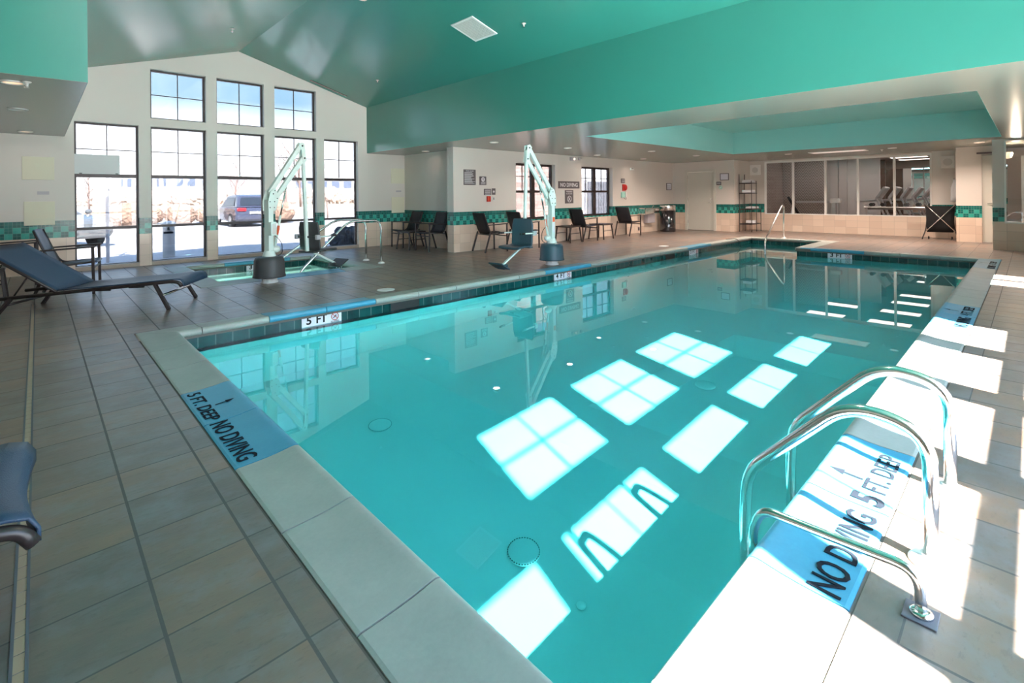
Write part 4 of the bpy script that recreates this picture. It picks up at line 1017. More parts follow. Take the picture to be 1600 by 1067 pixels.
# cars
def car(name, loc, rz, label, paint, suv=True):
    t_ = thing(name, label, 'car', loc, rz)
    h = 1.62 if suv else 1.45
    low = [(-2.25, .32), (-2.3, .62), (-2.22, .95), (-1.95, 1.0), (1.0, .98), (1.95, .86), (2.22, .68), (2.25, .40), (2.1, .28), (-2.1, .28)]
    mb = MB(); mb.prism([(x, -.9, z) for x, z in low], (0, 1.8, 0)); bmesh.ops.bevel(mb.bm, geom=mb.bm.edges[:], offset=.07, segments=3, affect='EDGES'); mb.build('body', paint, t_, smooth=False)
    top = [(-2.12, .96), (-1.72, h - .06), (-1.3, h), (.05, h - .02), (.95, .98)] if suv else [(-1.95, .98), (-1.2, h), (-.1, h), (.95, .98)]
    mb = MB()
    n = len(top)
    A = [mb.bm.verts.new((x, -.80 if z < 1.1 else -.62, z)) for x, z in top]; B = [mb.bm.verts.new((x, .80 if z < 1.1 else .62, z)) for x, z in top]
    mb.bm.faces.new(A); mb.bm.faces.new(B[::-1])
    for i in range(n): mb.bm.faces.new((A[i], B[i], B[(i + 1) % n], A[(i + 1) % n]))
    bmesh.ops.bevel(mb.bm, geom=mb.bm.edges[:], offset=.05, segments=2, affect='EDGES'); mb.build('cabin', paint, t_)
    mb = MB()
    x0, x1 = top[0][0], top[-1][0]
    mb.poly([(x0 + .02 + .06, -.66, 1.06), (x0 + .02 + .06, .66, 1.06), (top[1][0] - .08, .54, h - .16), (top[1][0] - .08, -.54, h - .16)]); mb.build('rear_window', M['cglass'], t_).location = (-.035, 0, .02)
    mb = MB(); mb.poly([(x1 - .12, -.70, 1.05), (x1 - .12, .70, 1.05), (top[-2][0] + .12, .56, h - .12), (top[-2][0] + .12, -.56, h - .12)]); mb.build('windshield', M['cglass'], t_).location = (.035, 0, .02)
    for sd in (-1, 1):
        mb = MB(); mb.poly([(x0 + .55, sd * .80, 1.06), (x1 - .35, sd * .80, 1.06), (top[-2][0] - .05, sd * .665, h - .13), (top[1][0] + .35, sd * .665, h - .13)]); mb.build('side_window', M['cglass'], t_)
        mb = MB(); mb.box(-2.32, -2.18, sd * .62 - .2, sd * .62 + .2, .80, .96, .03); mb.build('tail_light', M['tail'], t_)
        mb = MB(); mb.box(2.08, 2.24, sd * .66 - .2, sd * .66 + .2, .62, .74, .03); mb.build('headlight', M['whitep'], t_)
        for x in (-1.38, 1.4):
            mb = MB(); mb.tube([(x, sd * .72, .34), (x, sd * .93, .34)], .34, 20); w_ = mb.build('wheel', M['tire'], t_)
            mb = MB(); mb.tube([(x, sd * .925, .34), (x, sd * .94, .34)], .21, 16); mb.build('hubcap', M['silver'], w_)
        mb = MB(); mb.blob((.75, sd * 1.0, 1.06), (.09, .1, .08), 2, 0); mb.build('wing_mirror', paint, t_)
    mb = MB(); mb.box(-2.32, -2.29, -.27, .27, .66, .78); mb.build('license_plate', M['whitep'], t_)
    return t_
p = ray(378, 340, 26.5); f2 = (fw * .72 - rt * .69)
car('suv', (p.x, p.y, GZ), math.atan2(f2.y, f2.x), 'dark blue crossover parked outside the middle tall window', M['suv'])
p = ray(116, 350, 14.6); f2 = (rt * .93 - fw * .37)
car('parked_car', (p.x - f2.x * 1.95, p.y - f2.y * 1.95, GZ), math.atan2(f2.y, f2.x), 'pale car whose bonnet shows in the window nearest the loungers', M['wcar'], False)
# trees
def tree(loc, h, seed, label):
    rr = random.Random(seed); mb = MB()
    def br(p, d, L, r, lv):
        pts = [p]; q = p
        for _ in range(3):
            d = (d + Vector((rr.uniform(-.18, .18), rr.uniform(-.18, .18), rr.uniform(-.02, .15)))).normalized(); q = q + d * L / 3; pts.append(q)
        mb.tube(pts, r, 5 if lv else 7, radii=[r, r * .85, r * .7, r * .5])
        if lv < 3:
            for _ in range(4 if lv else 6):
                t_ = rr.uniform(.35, 1); b_ = pts[0].lerp(pts[-1], t_); a = rr.uniform(0, 6.28)
                br(b_, (d + Vector((math.cos(a), math.sin(a), rr.uniform(.1, .7))) * .9).normalized(), L * rr.uniform(.42, .6), r * .45, lv + 1)
    br(Vector((0, 0, 0)), Vector((0, 0, 1)), h * .6, h * .016, 0)
    o = mb.build('bare_tree', M['bark'], recalc=False); o.location = loc; tag(o, label, 'tree', 'bare trees across the lawn'); return o
for i, (px, d, h, lb) in enumerate(((448, 34, 4.6, 'bare young tree across the lot behind the spa lift arm'), (512, 32, 3.0, 'small bare tree outside the last tall window'), (140, 60, 6.5, 'bare tree beyond the sign post'), (232, 70, 6.0, 'bare tree beyond the second window'), (365, 64, 7.0, 'bare tree beyond the parked crossover'), (470, 76, 12.0, 'tall bare tree far off by the upper window'))):
    p = ray(px, 320, d); tree((p.x, p.y, GZ), h, i + 11, lb)
# dry brush line and far buildings
mb = MB(); rr = random.Random(5)
for i in range(110):
    p = ray(40 + i * 6.0, 310, 112 + rr.uniform(-4, 4)); mb.blob((p.x, p.y, rr.uniform(.5, 1.5)), (rr.uniform(1.4, 2.6), 1.4, rr.uniform(1.0, 2.3)), 3, .22, seed=i)
tag(mb.build('dry_brush', M['brush']), 'line of dry russet brush along the far edge of the lawn', 'brush', kind='stuff')
def building(c, L, hgt, ang, label, floors=2):
    t_ = thing('office_building', label, 'building', (c.x, c.y, GZ), ang)
    mb = MB(); mb.box(-L / 2, L / 2, -6, 6, 0, hgt); mb.build('wall', M['farbld'], t_)
    mb = MB(); mb.box(-L / 2 - .4, L / 2 + .4, -6.4, 6.4, hgt, hgt + .5); mb.build('roof_edge', M['whitep'], t_)
    fh = hgt / floors; n = int(L / 3.5)
    for f_ in range(floors):
        for i in range(n):
            x = -L / 2 + 1 + i * 3.5; mb = MB(); mb.box(x, x + 2.3, -6.06, -5.98, f_ * fh + fh * .25, f_ * fh + fh * .85); mb.build('window_bay', M['farwin'], t_)
    return t_
ang = math.atan2(rt.y, rt.x)
building(ray(285, 300, 150), 33, 8, ang, 'pale two floor office building far behind the second window')
building(ray(540, 300, 150), 27, 6.5, ang, 'pale office building far behind the last tall window')
building(ray(40, 300, 140), 12, 5.0, ang, 'low pale building far beyond the sign post')
# stone wall and privacy fence seen through the dark framed windows
mb = MB(); mb.box(9.5, 16.2, 13.4, 13.7, GZ, 3.4); tag(mb.build('wall_outside_stone', M['rstone']), 'pinkish stacked stone wall outside the window behind the pool lift', 'wall', kind='structure')
t_ = thing('privacy_fence', 'grey ribbed privacy fence outside the window by the fire alarm', 'fence', (0, 0, GZ))
for i in range(14):
    mb = MB(); x = 16.4 + i * .36
    mb.box(x, x + .33, 12.6, 12.64, .05, 2.0); mb.box(x + .14, x + .19, 12.585, 12.6, .05, 2.0); mb.build('fence_board', M['fence'], t_)
mb = MB(); mb.box(16.35, 21.5, 12.645, 12.7, .3, .4); mb.box(16.35, 21.5, 12.645, 12.7, 1.6, 1.7); mb.build('fence_rail', M['ribbed'], t_)
for i in range(3):
    mb = MB(); mb.box(16.36 + i * 2.5, 16.46 + i * 2.5, 12.70, 12.8, 0, 2.05); mb.build('fence_post', M['ribbed'], t_)

# ================================================================== FURNITURE
def make_chair(label, loc, rz, group, fabric):
    """sling armchair facing local +x"""
    t_ = thing('patio_chair', label, 'chair', loc, rz, group)
    for s in (-1, 1):
        y = s * .275
        mb = MB(); mb.bar((.275, y, 0), (.265, y, .64), .026, .034, bev=.004); mb.build('front_leg', M['frame'], t_)
        mb = MB(); mb.bar((-.34, y, 0), (-.19, y, .46), .026, .036, up=(1, 0, 0), bev=.004); mb.build('rear_leg', M['frame'], t_)
        mb = MB(); mb.bar((.29, y, .648), (-.27, y, .625), .034, .022, bev=.004); mb.build('armrest', M['frame'], t_)
        mb = MB(); pts = rounded([(.29, s * .245, .44), (-.15, s * .245, .405), (-.24, s * .245, .62), (-.34, s * .245, .89)], .1); mb.tube(pts, .014, 8); mb.build('side_rail', M['frame'], t_)
    mb = MB(); mb.bar((.27, -.27, .36), (.27, .27, .36), .02, .022); mb.build('stretcher', M['frame'], t_)
    mb = MB(); mb.bar((-.2, -.27, .40), (-.2, .27, .40), .02, .022); mb.build('stretcher', M['frame'], t_)
    mb = MB(); rows = [[(x, y, z) for y in (-.245, -.12, 0, .12, .245)] for x, z in ((.305, .425), (.29, .445), (.15, .43), (0, .418), (-.14, .41))]
    for r in rows: r[2] = (r[2][0], 0, r[2][2] - .012)
    mb.sheet(rows, .008); mb.build('seat', fabric, t_)
    mb = MB(); rows = [[(x - .012 * (1 - abs(y) / .245), y, z) for y in (-.245, -.12, 0, .12, .245)] for x, z in ((-.15, .41), (-.195, .50), (-.24, .62), (-.285, .75), (-.335, .875), (-.345, .905))]
    mb.sheet(rows, .008); mb.build('backrest', fabric, t_)
    return t_
G1 = 'black sling patio chairs'
ch = make_chair('navy sling armchair behind the lounger, beside the first tall window', (.34, 9.26, 0), R(-11), 'navy sling chairs by the loungers', M['sling'])
dup(ch, (-.28, 10.85, 0), R(-2), 'navy sling armchair mostly hidden behind the raised lounger back')
bk = make_chair('black sling chair in the nook, farther from the white block end', (6.92, 11.2, 0), R(180), G1, M['slingb'])
dup(bk, (6.86, 9.98, 0), R(182), 'black sling chair in the nook, against the white block end')
dup(bk, (7.70, 8.78, 0), R(-8), 'black sling chair under the pool rules board')
dup(bk, (8.72, 8.72, 0), R(-4), 'black sling chair directly behind the seat of the pool lift')
dup(bk, (11.22, 8.80, 0), R(-4), 'black sling chair between two low tables below the diving notice')
dup(bk, (13.58, 8.86, 0), R(-2), 'black sling chair beside the drinking fountain')
def make_table(label, loc, rz, h=.43, w=.46):
    t_ = thing('side_table', label, 'side table', loc, rz, 'low slatted side tables')
    mb = MB(); q = w / 2
    for s in (-1, 1): mb.box(-q, q, s * q - .018 * (1 + s), s * q + .018 * (1 - s), h - .04, h); mb.box(s * q - .018 * (1 + s), s * q + .018 * (1 - s), -q + .036, q - .036, h - .04, h)
    mb.build('top_frame', M['frame'], t_)
    mb = MB()
    n = 9; pitch = (w - .08) / n
    for i in range(n): mb.box(-q + .04 + i * pitch, -q + .04 + i * pitch + pitch * .7, -q + .036, q - .036, h - .014, h - .004)
    mb.build('slatted_top', M['frame'], t_)
    for sx in (-1, 1):
        for sy in (-1, 1):
            mb = MB(); mb.bar((sx * (q + .01), sy * (q + .01), 0), (sx * (q - .03), sy * (q - .03), h - .04), .03, .03, bev=.004); mb.build('leg', M['frame'], t_)
    for s in (-1, 1):
        mb = MB(); mb.bar((-q + .02, s * (q - .02), h * .55), (q - .02, s * (q - .02), h * .55), .018, .018); mb.build('stretcher', M['frame'], t_)
    return t_
tb = make_table('low slatted side table behind the raised lounger back', (-.55, 9.15, 0), 0, .45, .5)
dup(tb, (6.70, 10.62, 0), R(4), 'low slatted side table between the two nook chairs')
dup(tb, (10.62, 8.86, 0), R(3), 'low slatted side table nearer the pool lift, beside a black chair')
dup(tb, (12.02, 8.78, 0), R(3), 'low slatted side table under the window, farther from the pool lift')

def make_lounger(label, loc, rz, back, slope=0.0, z0=.33, pv=-.18, blen=.80, bang=31):
    """chaise: foot end at local +x, raised back toward -x; the side rails fall toward the head by slope"""
    t_ = thing('sun_lounger', label, 'sun lounger', loc, rz, 'navy sling sun loungers')
    W2 = .33
    Z = lambda x: z0 + slope * x
    for s in (-1, 1):
        y = s * W2
        mb = MB(); mb.tube(rounded([(-1.05, y, Z(-1.05) - .02), (.90, y, Z(.9)), (.98, y, Z(1) - .02), (1.01, y, Z(1) - .07)], .05), .021, 10); mb.build('side_rail', M['frame'], t_)
        mb = MB(); mb.bar((.72, s * (W2 - .005), Z(.72) - .012), (.88, s * (W2 + .02), 0), .05, .032, up=(1, 0, 0), bev=.006); mb.build('front_leg', M['frame'], t_)
        mb = MB(); mb.bar((-.74, s * (W2 - .005), Z(-.74) - .02), (-.88, s * (W2 + .02), 0), .05, .032, up=(1, 0, 0), bev=.006); mb.build('rear_leg', M['frame'], t_)
    mb = MB(); mb.tube([(.80, -W2, Z(.8) * .52), (.80, W2, Z(.8) * .52)], .014); mb.build('front_stretcher', M['steel'], t_)
    mb = MB(); mb.tube([(-.80, -W2, Z(-.8) * .55), (-.80, W2, Z(-.8) * .55)], .014); mb.build('rear_stretcher', M['frame'], t_)
    ys = [-W2 + i * W2 / 4 for i in range(9)]
    mb = MB(); rows = [[(x - (.03 * (1 - (y / W2) ** 2) if x > .85 else 0), y, Z(x) + dz - .012 * (1 - (y / W2) ** 2)) for y in ys] for x, dz in ((pv, .02), (.1, .018), (.5, .02), (.85, .022), (.95, .022), (1.0, .008), (1.022, -.03), (1.022, -.07))]
    mb.sheet(rows, .01); mb.build('seat_sling', M['sling'], t_)
    if back:
        a = R(bang); c, sn = math.cos(a), math.sin(a); L = blen
        P = lambda t, y, o=0: (pv - c * t + sn * o, y, Z(pv) + .025 + sn * t + c * o)
        mb = MB(); rows = [[P(L * k_ / 8, y, -.012 * (1 - (y / W2) ** 2)) for y in ys] for k_ in range(9)]
        mb.sheet(rows, .01); bs = mb.build('back_sling', M['sling'], t_)
        for s in (-1, 1):
            mb = MB(); mb.tube([P(-.02, s * W2, -.012), P(L + .01, s * W2, -.012)], .017, 10); mb.build('back_rail', M['frame'], bs)
        for s in (-1, 1):
            mb = MB(); mb.tube([P(.36, s * .25, -.02), (-.78, s * .25, Z(-.78) - .03)], .009, 8); mb.build('back_prop', M['frame'], t_)
        mb = MB(); mb.tube([P(.36, -.26, -.02), P(.36, .26, -.02)], .01, 8); mb.build('prop_bar', M['frame'], t_)
    for s in (-1, 1):
        for x in (.1, .45):
            mb = MB(); mb.box(x, x + .16, s * W2 - .012, s * W2 + .012, Z(x + .08) - .036, Z(x + .08) - .016, .005); mb.build('rail_clip', M['black'], t_)
    return t_
lg = make_lounger('navy sling sun lounger with a raised back beside the spa', (.577, 7.79, 0), R(-34), True, .065, .265, -.30, .92, 33)
make_lounger('navy sling sun lounger whose foot end juts in at the edge of the photo', (-1.03, 2.41, 0), R(1), True)

# ================================================================== POOL LIFTS
def make_lift(label, loc, rz, orange, seat_yaw=0.0):
    t_ = thing('pool_lift', label, 'pool lift', loc, rz, 'accessible pool lifts')
    mb = MB(); mb.lathe([(.125, 0), (.125, .012), (.112, .015), (.112, .10)], seg=28); mb.build('mounting_foot', M['whitep'], t_)
    cov = M['slate'] if orange else M['char']
    mb = MB(); mb.lathe([(.235, .088), (.232, .11), (.224, .13), (.214, .34), (.195, .385), (.15, .40), (.05, .402)], seg=36); mb.build('base_cover', cov, t_)
    mb = MB(); mb.bar((0, 0, .39), (0, 0, 1.27), .105, .085, up=(1, 0, 0), bev=.008); ps = mb.build('post', M['powder'], t_)
    mb = MB(); mb.lathe([(.10, .40), (.095, .42), (.075, .47), (.066, .49)], seg=20); mb.build('post_collar', M['powder'], t_)
    for s in (-1, 1):
        mb = MB(); mb.prism([(-.055, s * .058, 1.10), (.075, s * .058, 1.10), (.14, s * .058, 1.30), (.07, s * .058, 1.45), (-.015, s * .058, 1.40), (-.06, s * .058, 1.25)], (0, s * .008, 0)); br = mb.build('bracket_plate', M['powder'], t_)
        for x, z in ((-.03, 1.15), (.045, 1.15), (-.03, 1.24), (.05, 1.24), (.10, 1.29), (.03, 1.36), (.06, 1.41)):
            mb = MB(); mb.tube([(x, s * .065, z), (x, s * .071, z)], .009, 8); mb.build('bolt', M['black'], br)
    mb = MB(); mb.bar((.01, 0, 1.37), (.60, 0, 2.15), .075, .055, up=(0, 1, 0), bev=.006); mb.build('upper_arm', M['powder'], t_)
    mb = MB(); mb.bar((.09, 0, 1.25), (.655, 0, 1.95), .075, .05, up=(0, 1, 0), bev=.006); mb.build('lower_arm', M['powder'], t_)
    mb = MB()
    for s in (-1, 1): mb.prism([(.55, s * .032, 2.16), (.60, s * .032, 2.21), (.665, s * .032, 2.19), (.70, s * .032, 1.90), (.63, s * .032, 1.88), (.60, s * .032, 2.08)], (0, s * .008, 0))
    mb.build('end_link', M['powder'], t_)
    mb = MB()
    for x, z in ((.615, 2.15), (.66, 1.95)): mb.tube([(x, -.045, z), (x, .045, z)], .016, 10)
    mb.build('pivot_pin', M['black'], t_)
    mb = MB(); mb.bar((.655, 0, 2.10), (.73, 0, .40), .055, .045, up=(0, 1, 0), bev=.006); mb.build('seat_bar', M['powder'], t_)
    mb = MB(); mb.tube([(.33, 0, 1.50), (.20, 0, .98)], .013, 10); mb.build('actuator_rod', M['steel'], t_)
    mb = MB(); mb.tube([(.21, 0, 1.02), (.10, 0, .50)], .019, 12); ac = mb.build('actuator_body', M['powder'], t_)
    mb = MB(); mb.tube([(.175, -.001, .86), (.145, -.001, .72)], .0205, 12); mb.build('actuator_label', M['orange'], ac)
    mb = MB(); mb.blob((.12, 0, .50), (.07, .06, .055), 3, 0); mb.build('actuator_motor', M['powder'], t_)
    mb = MB(); mb.box(-.05, .05, -.115, -.045, .72, .93, .01); bx = mb.build('control_box', M['powder'], t_)
    mb = MB(); mb.box(-.035, .035, -.1165, -.113, .745, .905); mb.build('control_panel', M['vent'], bx)
    if orange:
        mb = MB(); mb.box(-.0545, -.053, -.03, .03, .83, .89); mb.box(-.03, .03, .0535, .055, .80, .89); mb.build('warning_sticker', M['orange'], ps)
        mb = MB(); mb.box(-.02, .02, .0535, .055, .60, .78); mb.build('instruction_label', M['paper'], ps)
    # battery cable
    mb = MB(); mb.tube(rounded([(.0, -.10, .74), (.10, -.16, .62), (.14, -.12, .44), (.08, -.1, .405)], .08), .006, 6); mb.build('cable', M['black'], t_)
    # seat
    mb = MB()
    ys = [-.225, -.21, -.13, 0, .13, .21, .225]
    prof = [(1.17, .385), (1.15, .405), (1.02, .41), (.88, .405), (.80, .42), (.775, .48), (.765, .62), (.755, .78), (.752, .86), (.75, .89)]
    rows = [[(x + (.02 if abs(y) > .2 and z > .45 else 0), y * (1 - max(0, (z - .80)) * 1.6), z + (.012 if abs(y) > .2 and z < .45 else 0)) for y in ys] for x, z in prof]
    mb.sheet(rows, .03); mb.build('seat_shell', M['slate'] if orange else M['char'], t_, smooth=True)
    mb = MB(); mb.box(.70, .80, -.17, .17, .375, .40, .006); mb.box(.80, 1.1, -.04, .04, .365, .39); mb.build('seat_bracket', cov, t_)
    for s in (-1, 1):
        mb = MB(); mb.tube([(.74, s * .235, .64), (1.02, s * .235, .645)], .014, 10); a_ = mb.build('armrest', M['powder'], t_)
        mb = MB(); mb.tube([(1.02, s * .235, .645), (1.14, s * .235, .648)], .018, 10); mb.build('grip', M['black'], a_)
        mb = MB(); mb.box(.70, .78, s * .235 - .03, s * .235 + .03, .60, .68, .01); mb.build('armrest_hinge', M['ribbed'], t_)
        mb = MB(); mb.bar((.73, s * .02, .64), (.73, s * .22, .64), .03, .03); mb.build('armrest_mount', cov, t_)
    mb = MB(); mb.bar((.86, 0, .37), (1.34, 0, .13), .04, .03, bev=.004); mb.build('footrest_bar', M['powder'], t_)
    mb = MB(); mb.obox((1.42, 0, .125), (.24, .30, .025), Matrix.Rotation(R(-28), 3, 'Y'), .008); mb.obox((1.335, 0, .105), (.11, .16, .045), Matrix.Rotation(R(26), 3, 'Y'), .008); mb.build('footrest', cov, t_)
    if seat_yaw:      # the chair swings about the hanging bar
        sw = Matrix.Translation((.72, 0, 0)) @ Matrix.Rotation(seat_yaw, 4, 'Z') @ Matrix.Translation((-.72, 0, 0))
        for o_ in list(t_.children):
            if o_.name.split('.')[0] in ('seat_shell', 'seat_bracket', 'armrest', 'armrest_hinge', 'armrest_mount', 'footrest_bar', 'footrest'): o_.matrix_basis = sw
    return t_
make_lift('mint pool lift with a slate seat and orange sticker at the pool edge', (6.98, 6.23, 0), R(180), True, R(7))
make_lift('mint pool lift with a charcoal seat beside the spa', (2.575, 8.11, 0), R(21), False)

# ================================================================== RAILS
def flange(mb_parent, x, y, name='base_flange', r=.065, m=None):
    mb = MB(); mb.lathe([(r, 0), (r, .004), (r * .82, .02), (r * .45, .03), (.03, .032)], (x, y, 0), 28); return mb.build(name, m or M['whitep'], mb_parent)
t_ = thing('pool_ladder', 'stainless pool ladder with two arched rails and treads', 'ladder')
railpts = [(.25, 0), (.252, .28), (.30, .42), (.40, .468), (.50, .445), (.60, .355), (.84, .105), (.882, .04), (.882, -.06), (.885, -1.05)]
for x in (2.251, 2.85):
    mb = MB(); pts = rounded([(x, .25, 0), (x, .25, .455), (x, .49, .49), (x, .87, .085), (x, .882, -.10), (x, .882, -1.0)], .17, 8); mb.tube(pts, .0235, 16)
    rl = mb.build('ladder_rail', M['chrome'], t_)
    flange(t_, x, .25, 'rail_flange')
for i in range(2):
    z = (-.66, -1.02)[i]
    mb = MB(); mb.box(2.27, 2.83, .80, .90, z, z + .025, .004); tr = mb.build('tread', M['whitep'], t_)
    mb = MB()
    for k_ in range(6): mb.box(2.28, 2.82, .808 + k_ * .015, .814 + k_ * .015, z + .025, z + .028)
    mb.build('grip_ridge', M['ventd'], tr)
for c in t_.children: c.cycles.is_caustics_receiver = True
t_ = thing('grab_rail', 'short low stainless grab rail beside the pool ladder', 'rail')
mb = MB(); mb.tube(rounded([(1.95, .241, 0), (1.95, .245, .137), (1.95, .50, .125), (1.95, .70, .12), (1.95, .735, .04), (1.95, .738, -.12)], .075, 8), .0155, 14); mb.build('rail_tube', M['steel'], t_)
mb = MB(); mb.box(1.905, 1.995, .20, .285, .001, .006, .002); mb.build('base_plate', M['fence'], t_)
mb = MB(); mb.lathe([(.03, .006), (.03, .014), (.018, .02)], (1.95, .241, 0), 20); mb.build('rail_collar', M['steel'], t_)
# alcove entry rail
t_ = thing('entry_rail', 'stainless handrail leading down the alcove steps', 'rail')
mb = MB(); mb.tube(rounded([(15.50, 4.92, 0), (15.50, 4.92, .93), (15.32, 4.90, .95), (13.70, 4.80, .06), (13.66, 4.795, -.9)], .14, 8), .024, 12); mb.build('rail_tube', M['steel'], t_)
flange(t_, 15.50, 4.92)
# spa rails
for y, lb, xe in ((9.42, 'stainless spa handrail farther from the pool', 2.95), (8.80, 'stainless spa handrail nearer the pool with a curved lower end', 3.3)):
    t_ = thing('spa_handrail', lb, 'rail', group='spa handrails')
    mb = MB(); x0 = 4.86
    lo = [(xe + .05, y, .06), (xe, y, -.02), (xe - .02, y, -.6)]
    mb.tube(rounded([(x0, y, 0), (x0, y, .84), (x0 - .66, y, .85)] + lo, .17, 8), .021, 12); mb.build('rail_tube', M['steel'], t_)
    flange(t_, x0, y)

# ================================================================== FITTINGS ON THE WALLS
YW = 9.156
def plate(name, label, cat, x0, x1, z0, z1, m, th=.012, group=None, bev=.002):
    t_ = thing(name, label, cat, group=group)
    mb = MB(); mb.box(x0, x1, YW - th, YW, z0, z1, bev); mb.build('sign_plate', m, t_)
    return t_
def wtext(t_, s, x0, w, z, h, name='lettering', m=None, th=.012, bold=0.0):
    return text_mesh(s, h, w, (x0, YW - th - .0005, z), (1, 0, 0), (0, 0, 1), name, m or M['signtxt'], t_, depth=.0015, bold=bold)
t_ = plate('pool_rules_sign', 'large grey pool rules board on the pale wall', 'sign', 7.194, 7.556, 1.559, 1.922, M['grey'])
wtext(t_, 'POOL RULES', 7.26, .23, 1.872, .028, 'title_lettering')
mb = MB(); rr = random.Random(3)
for i in range(13): mb.box(7.215, 7.215 + rr.uniform(.2, .32), YW - .0135, YW - .012, 1.845 - i * .021, 1.853 - i * .021)
o = mb.build('rule_lines', M['signtxt'], t_); o['kind'] = 'stuff'
t_ = plate('emblem_sign', 'grey sign with a round white emblem beside the rules board', 'sign', 7.678, 7.888, 1.561, 1.767, M['grey'])
mb = MB(); mb.tube([(7.783, YW - .0125, 1.695), (7.783, YW - .014, 1.695)], .055, 28); em = mb.build('emblem', M['signtxt'], t_)
mb = MB(); mb.box(7.775, 7.79, YW - .016, YW - .014, 1.66, 1.73); mb.box(7.76, 7.806, YW - .016, YW - .014, 1.70, 1.71); mb.build('emblem_figure', M['grey'], em)
mb = MB()
for i in range(3): mb.box(7.71, 7.855, YW - .0135, YW - .012, 1.582 + i * .02, 1.590 + i * .02)
mb.build('text_lines', M['signtxt'], t_)
t_ = plate('notice_plate', 'small wide grey notice above the red alarm box', 'sign', 7.816, 8.04, 1.315, 1.468, M['grey'])
mb = MB()
for i in range(5): mb.box(7.84, 8.015, YW - .0135, YW - .012, 1.335 + i * .024, 1.344 + i * .024)
mb.build('text_lines', M['signtxt'], t_)
t_ = plate('notice_plate', 'small narrow grey notice beside the wide one over the switch', 'sign', 8.069, 8.183, 1.322, 1.48, M['grey'])
mb = MB(); mb.tube([(8.126, YW - .0125, 1.40), (8.126, YW - .014, 1.40)], .028, 20); mb.build('symbol', M['signtxt'], t_)
t_ = thing('emergency_button', 'red emergency box below the small grey notice', 'alarm')
mb = MB(); mb.box(7.895, 8.007, YW - .04, YW, 1.155, 1.292, .008); mb.build('housing', M['red'], t_)
mb = MB(); mb.box(7.92, 7.945, YW - .043, YW - .04, 1.18, 1.27); mb.build('cover_ridge', M['orange'], t_)
t_ = thing('wall_switch', 'small pale wall switch beside the red emergency box', 'switch')
mb = MB(); mb.box(8.092, 8.164, YW - .01, YW, 1.169, 1.288, .003); mb.build('switch_plate', M['vent'], t_)
mb = MB(); mb.box(8.115, 8.135, YW - .016, YW - .01, 1.20, 1.255); mb.build('rocker', M['grey'], t_)
t_ = plate('no_diving_sign', 'wide grey NO DIVING sign between the dark windows', 'sign', 10.547, 11.485, 1.487, 1.69, M['grey'])
wtext(t_, 'NO DIVING', 10.63, .77, 1.532, .115, bold=.02)
t_ = plate('warning_sign', 'upright grey warning sign with a crossed diver below NO DIVING', 'sign', 10.834, 11.199, 1.06, 1.439, M['grey'])
wtext(t_, 'WARNING', 10.88, .27, 1.375, .045, 'title_lettering', bold=.01); wtext(t_, 'NO LIFEGUARD', 10.88, .27, 1.318, .035, 'line_lettering')
mb = MB(); c = Vector((11.017, YW - .014, 1.185)); mb.tube(arc(c, .085, 0, 360, 28, (1, 0, 0), (0, 0, 1)), .009, 6); mb.bar(c + Vector((-.06, 0, .06)), c + Vector((.06, 0, -.06)), .014, .004, up=(0, 1, 0)); mb.bar(c + Vector((-.04, 0, -.05)), c + Vector((.03, 0, .04)), .02, .004, up=(0, 1, 0))
mb.build('no_diving_symbol', M['signtxt'], t_)
t_ = thing('exit_light', 'twin headed emergency light high above the diving notice', 'emergency light')
mb = MB(); mb.box(11.06, 11.28, YW - .06, YW, 2.285, 2.385, .006); mb.build('housing', M['lav'], t_)
mb = MB(); mb.tube([(11.19, YW - .06, 2.335), (11.19, YW - .085, 2.33)], .035, 16); mb.build('lamp_head', M['lampc'], t_)
t_ = thing('exit_light', 'small angled emergency lamp beside the twin headed light', 'emergency light')
mb = MB(); mb.box(11.44, 11.50, YW - .05, YW, 2.31, 2.39, .006); mb.build('housing', M['lav'], t_)
mb = MB(); mb.tube([(11.51, YW - .04, 2.38), (11.56, YW - .07, 2.37)], .03, 12); mb.build('lamp_head', M['vent'], t_)
t_ = thing('smoke_sensor', 'tiny wall sensor high on the pale wall near the corner', 'sensor')
mb = MB(); mb.box(14.17, 14.357, YW - .03, YW, 2.10, 2.175, .006); mb.build('housing', M['wall'] if False else M['reveal'], t_)
mb = MB(); mb.box(14.2, 14.32, YW - .033, YW - .03, 2.15, 2.165); mb.build('sensor_slot', M['ventd'], t_)
t_ = plate('notice_plate', 'small square grey notice above the red alarm bell', 'sign', 13.625, 13.841, 1.671, 1.813, M['grey'])
mb = MB()
for i in range(4): mb.box(13.65, 13.815, YW - .0135, YW - .012, 1.69 + i * .028, 1.70 + i * .028)
mb.build('text_lines', M['signtxt'], t_)
t_ = thing('alarm_bell', 'red alarm horn on the wall over the telephone', 'alarm')
mb = MB(); mb.box(13.694, 13.85, YW - .035, YW, 1.42, 1.628, .01); mb.build('housing', M['red'], t_)
mb = MB(); mb.blob((13.84, YW - .035, 1.524), (.075, .05, .098), 3, 0); mb.build('horn', M['red'], t_, smooth=True)
t_ = thing('wall_telephone', 'pale wall telephone with a corded handset below the red alarm', 'telephone')
mb = MB(); mb.box(13.617, 13.80, YW - .05, YW, 1.201, 1.379, .01); mb.build('phone_body', M['teallogo'], t_)
mb = MB(); mb.bar((13.83, YW - .05, 1.21), (13.83, YW - .05, 1.375), .04, .045, bev=.008); mb.build('handset', M['whitep'], t_)
mb = MB(); mb.tube(rounded([(13.83, YW - .05, 1.21), (13.87, YW - .05, 1.14), (13.80, YW - .03, 1.15), (13.76, YW - .02, 1.20)], .05), .006, 6); mb.build('cord', M['grey'], t_)
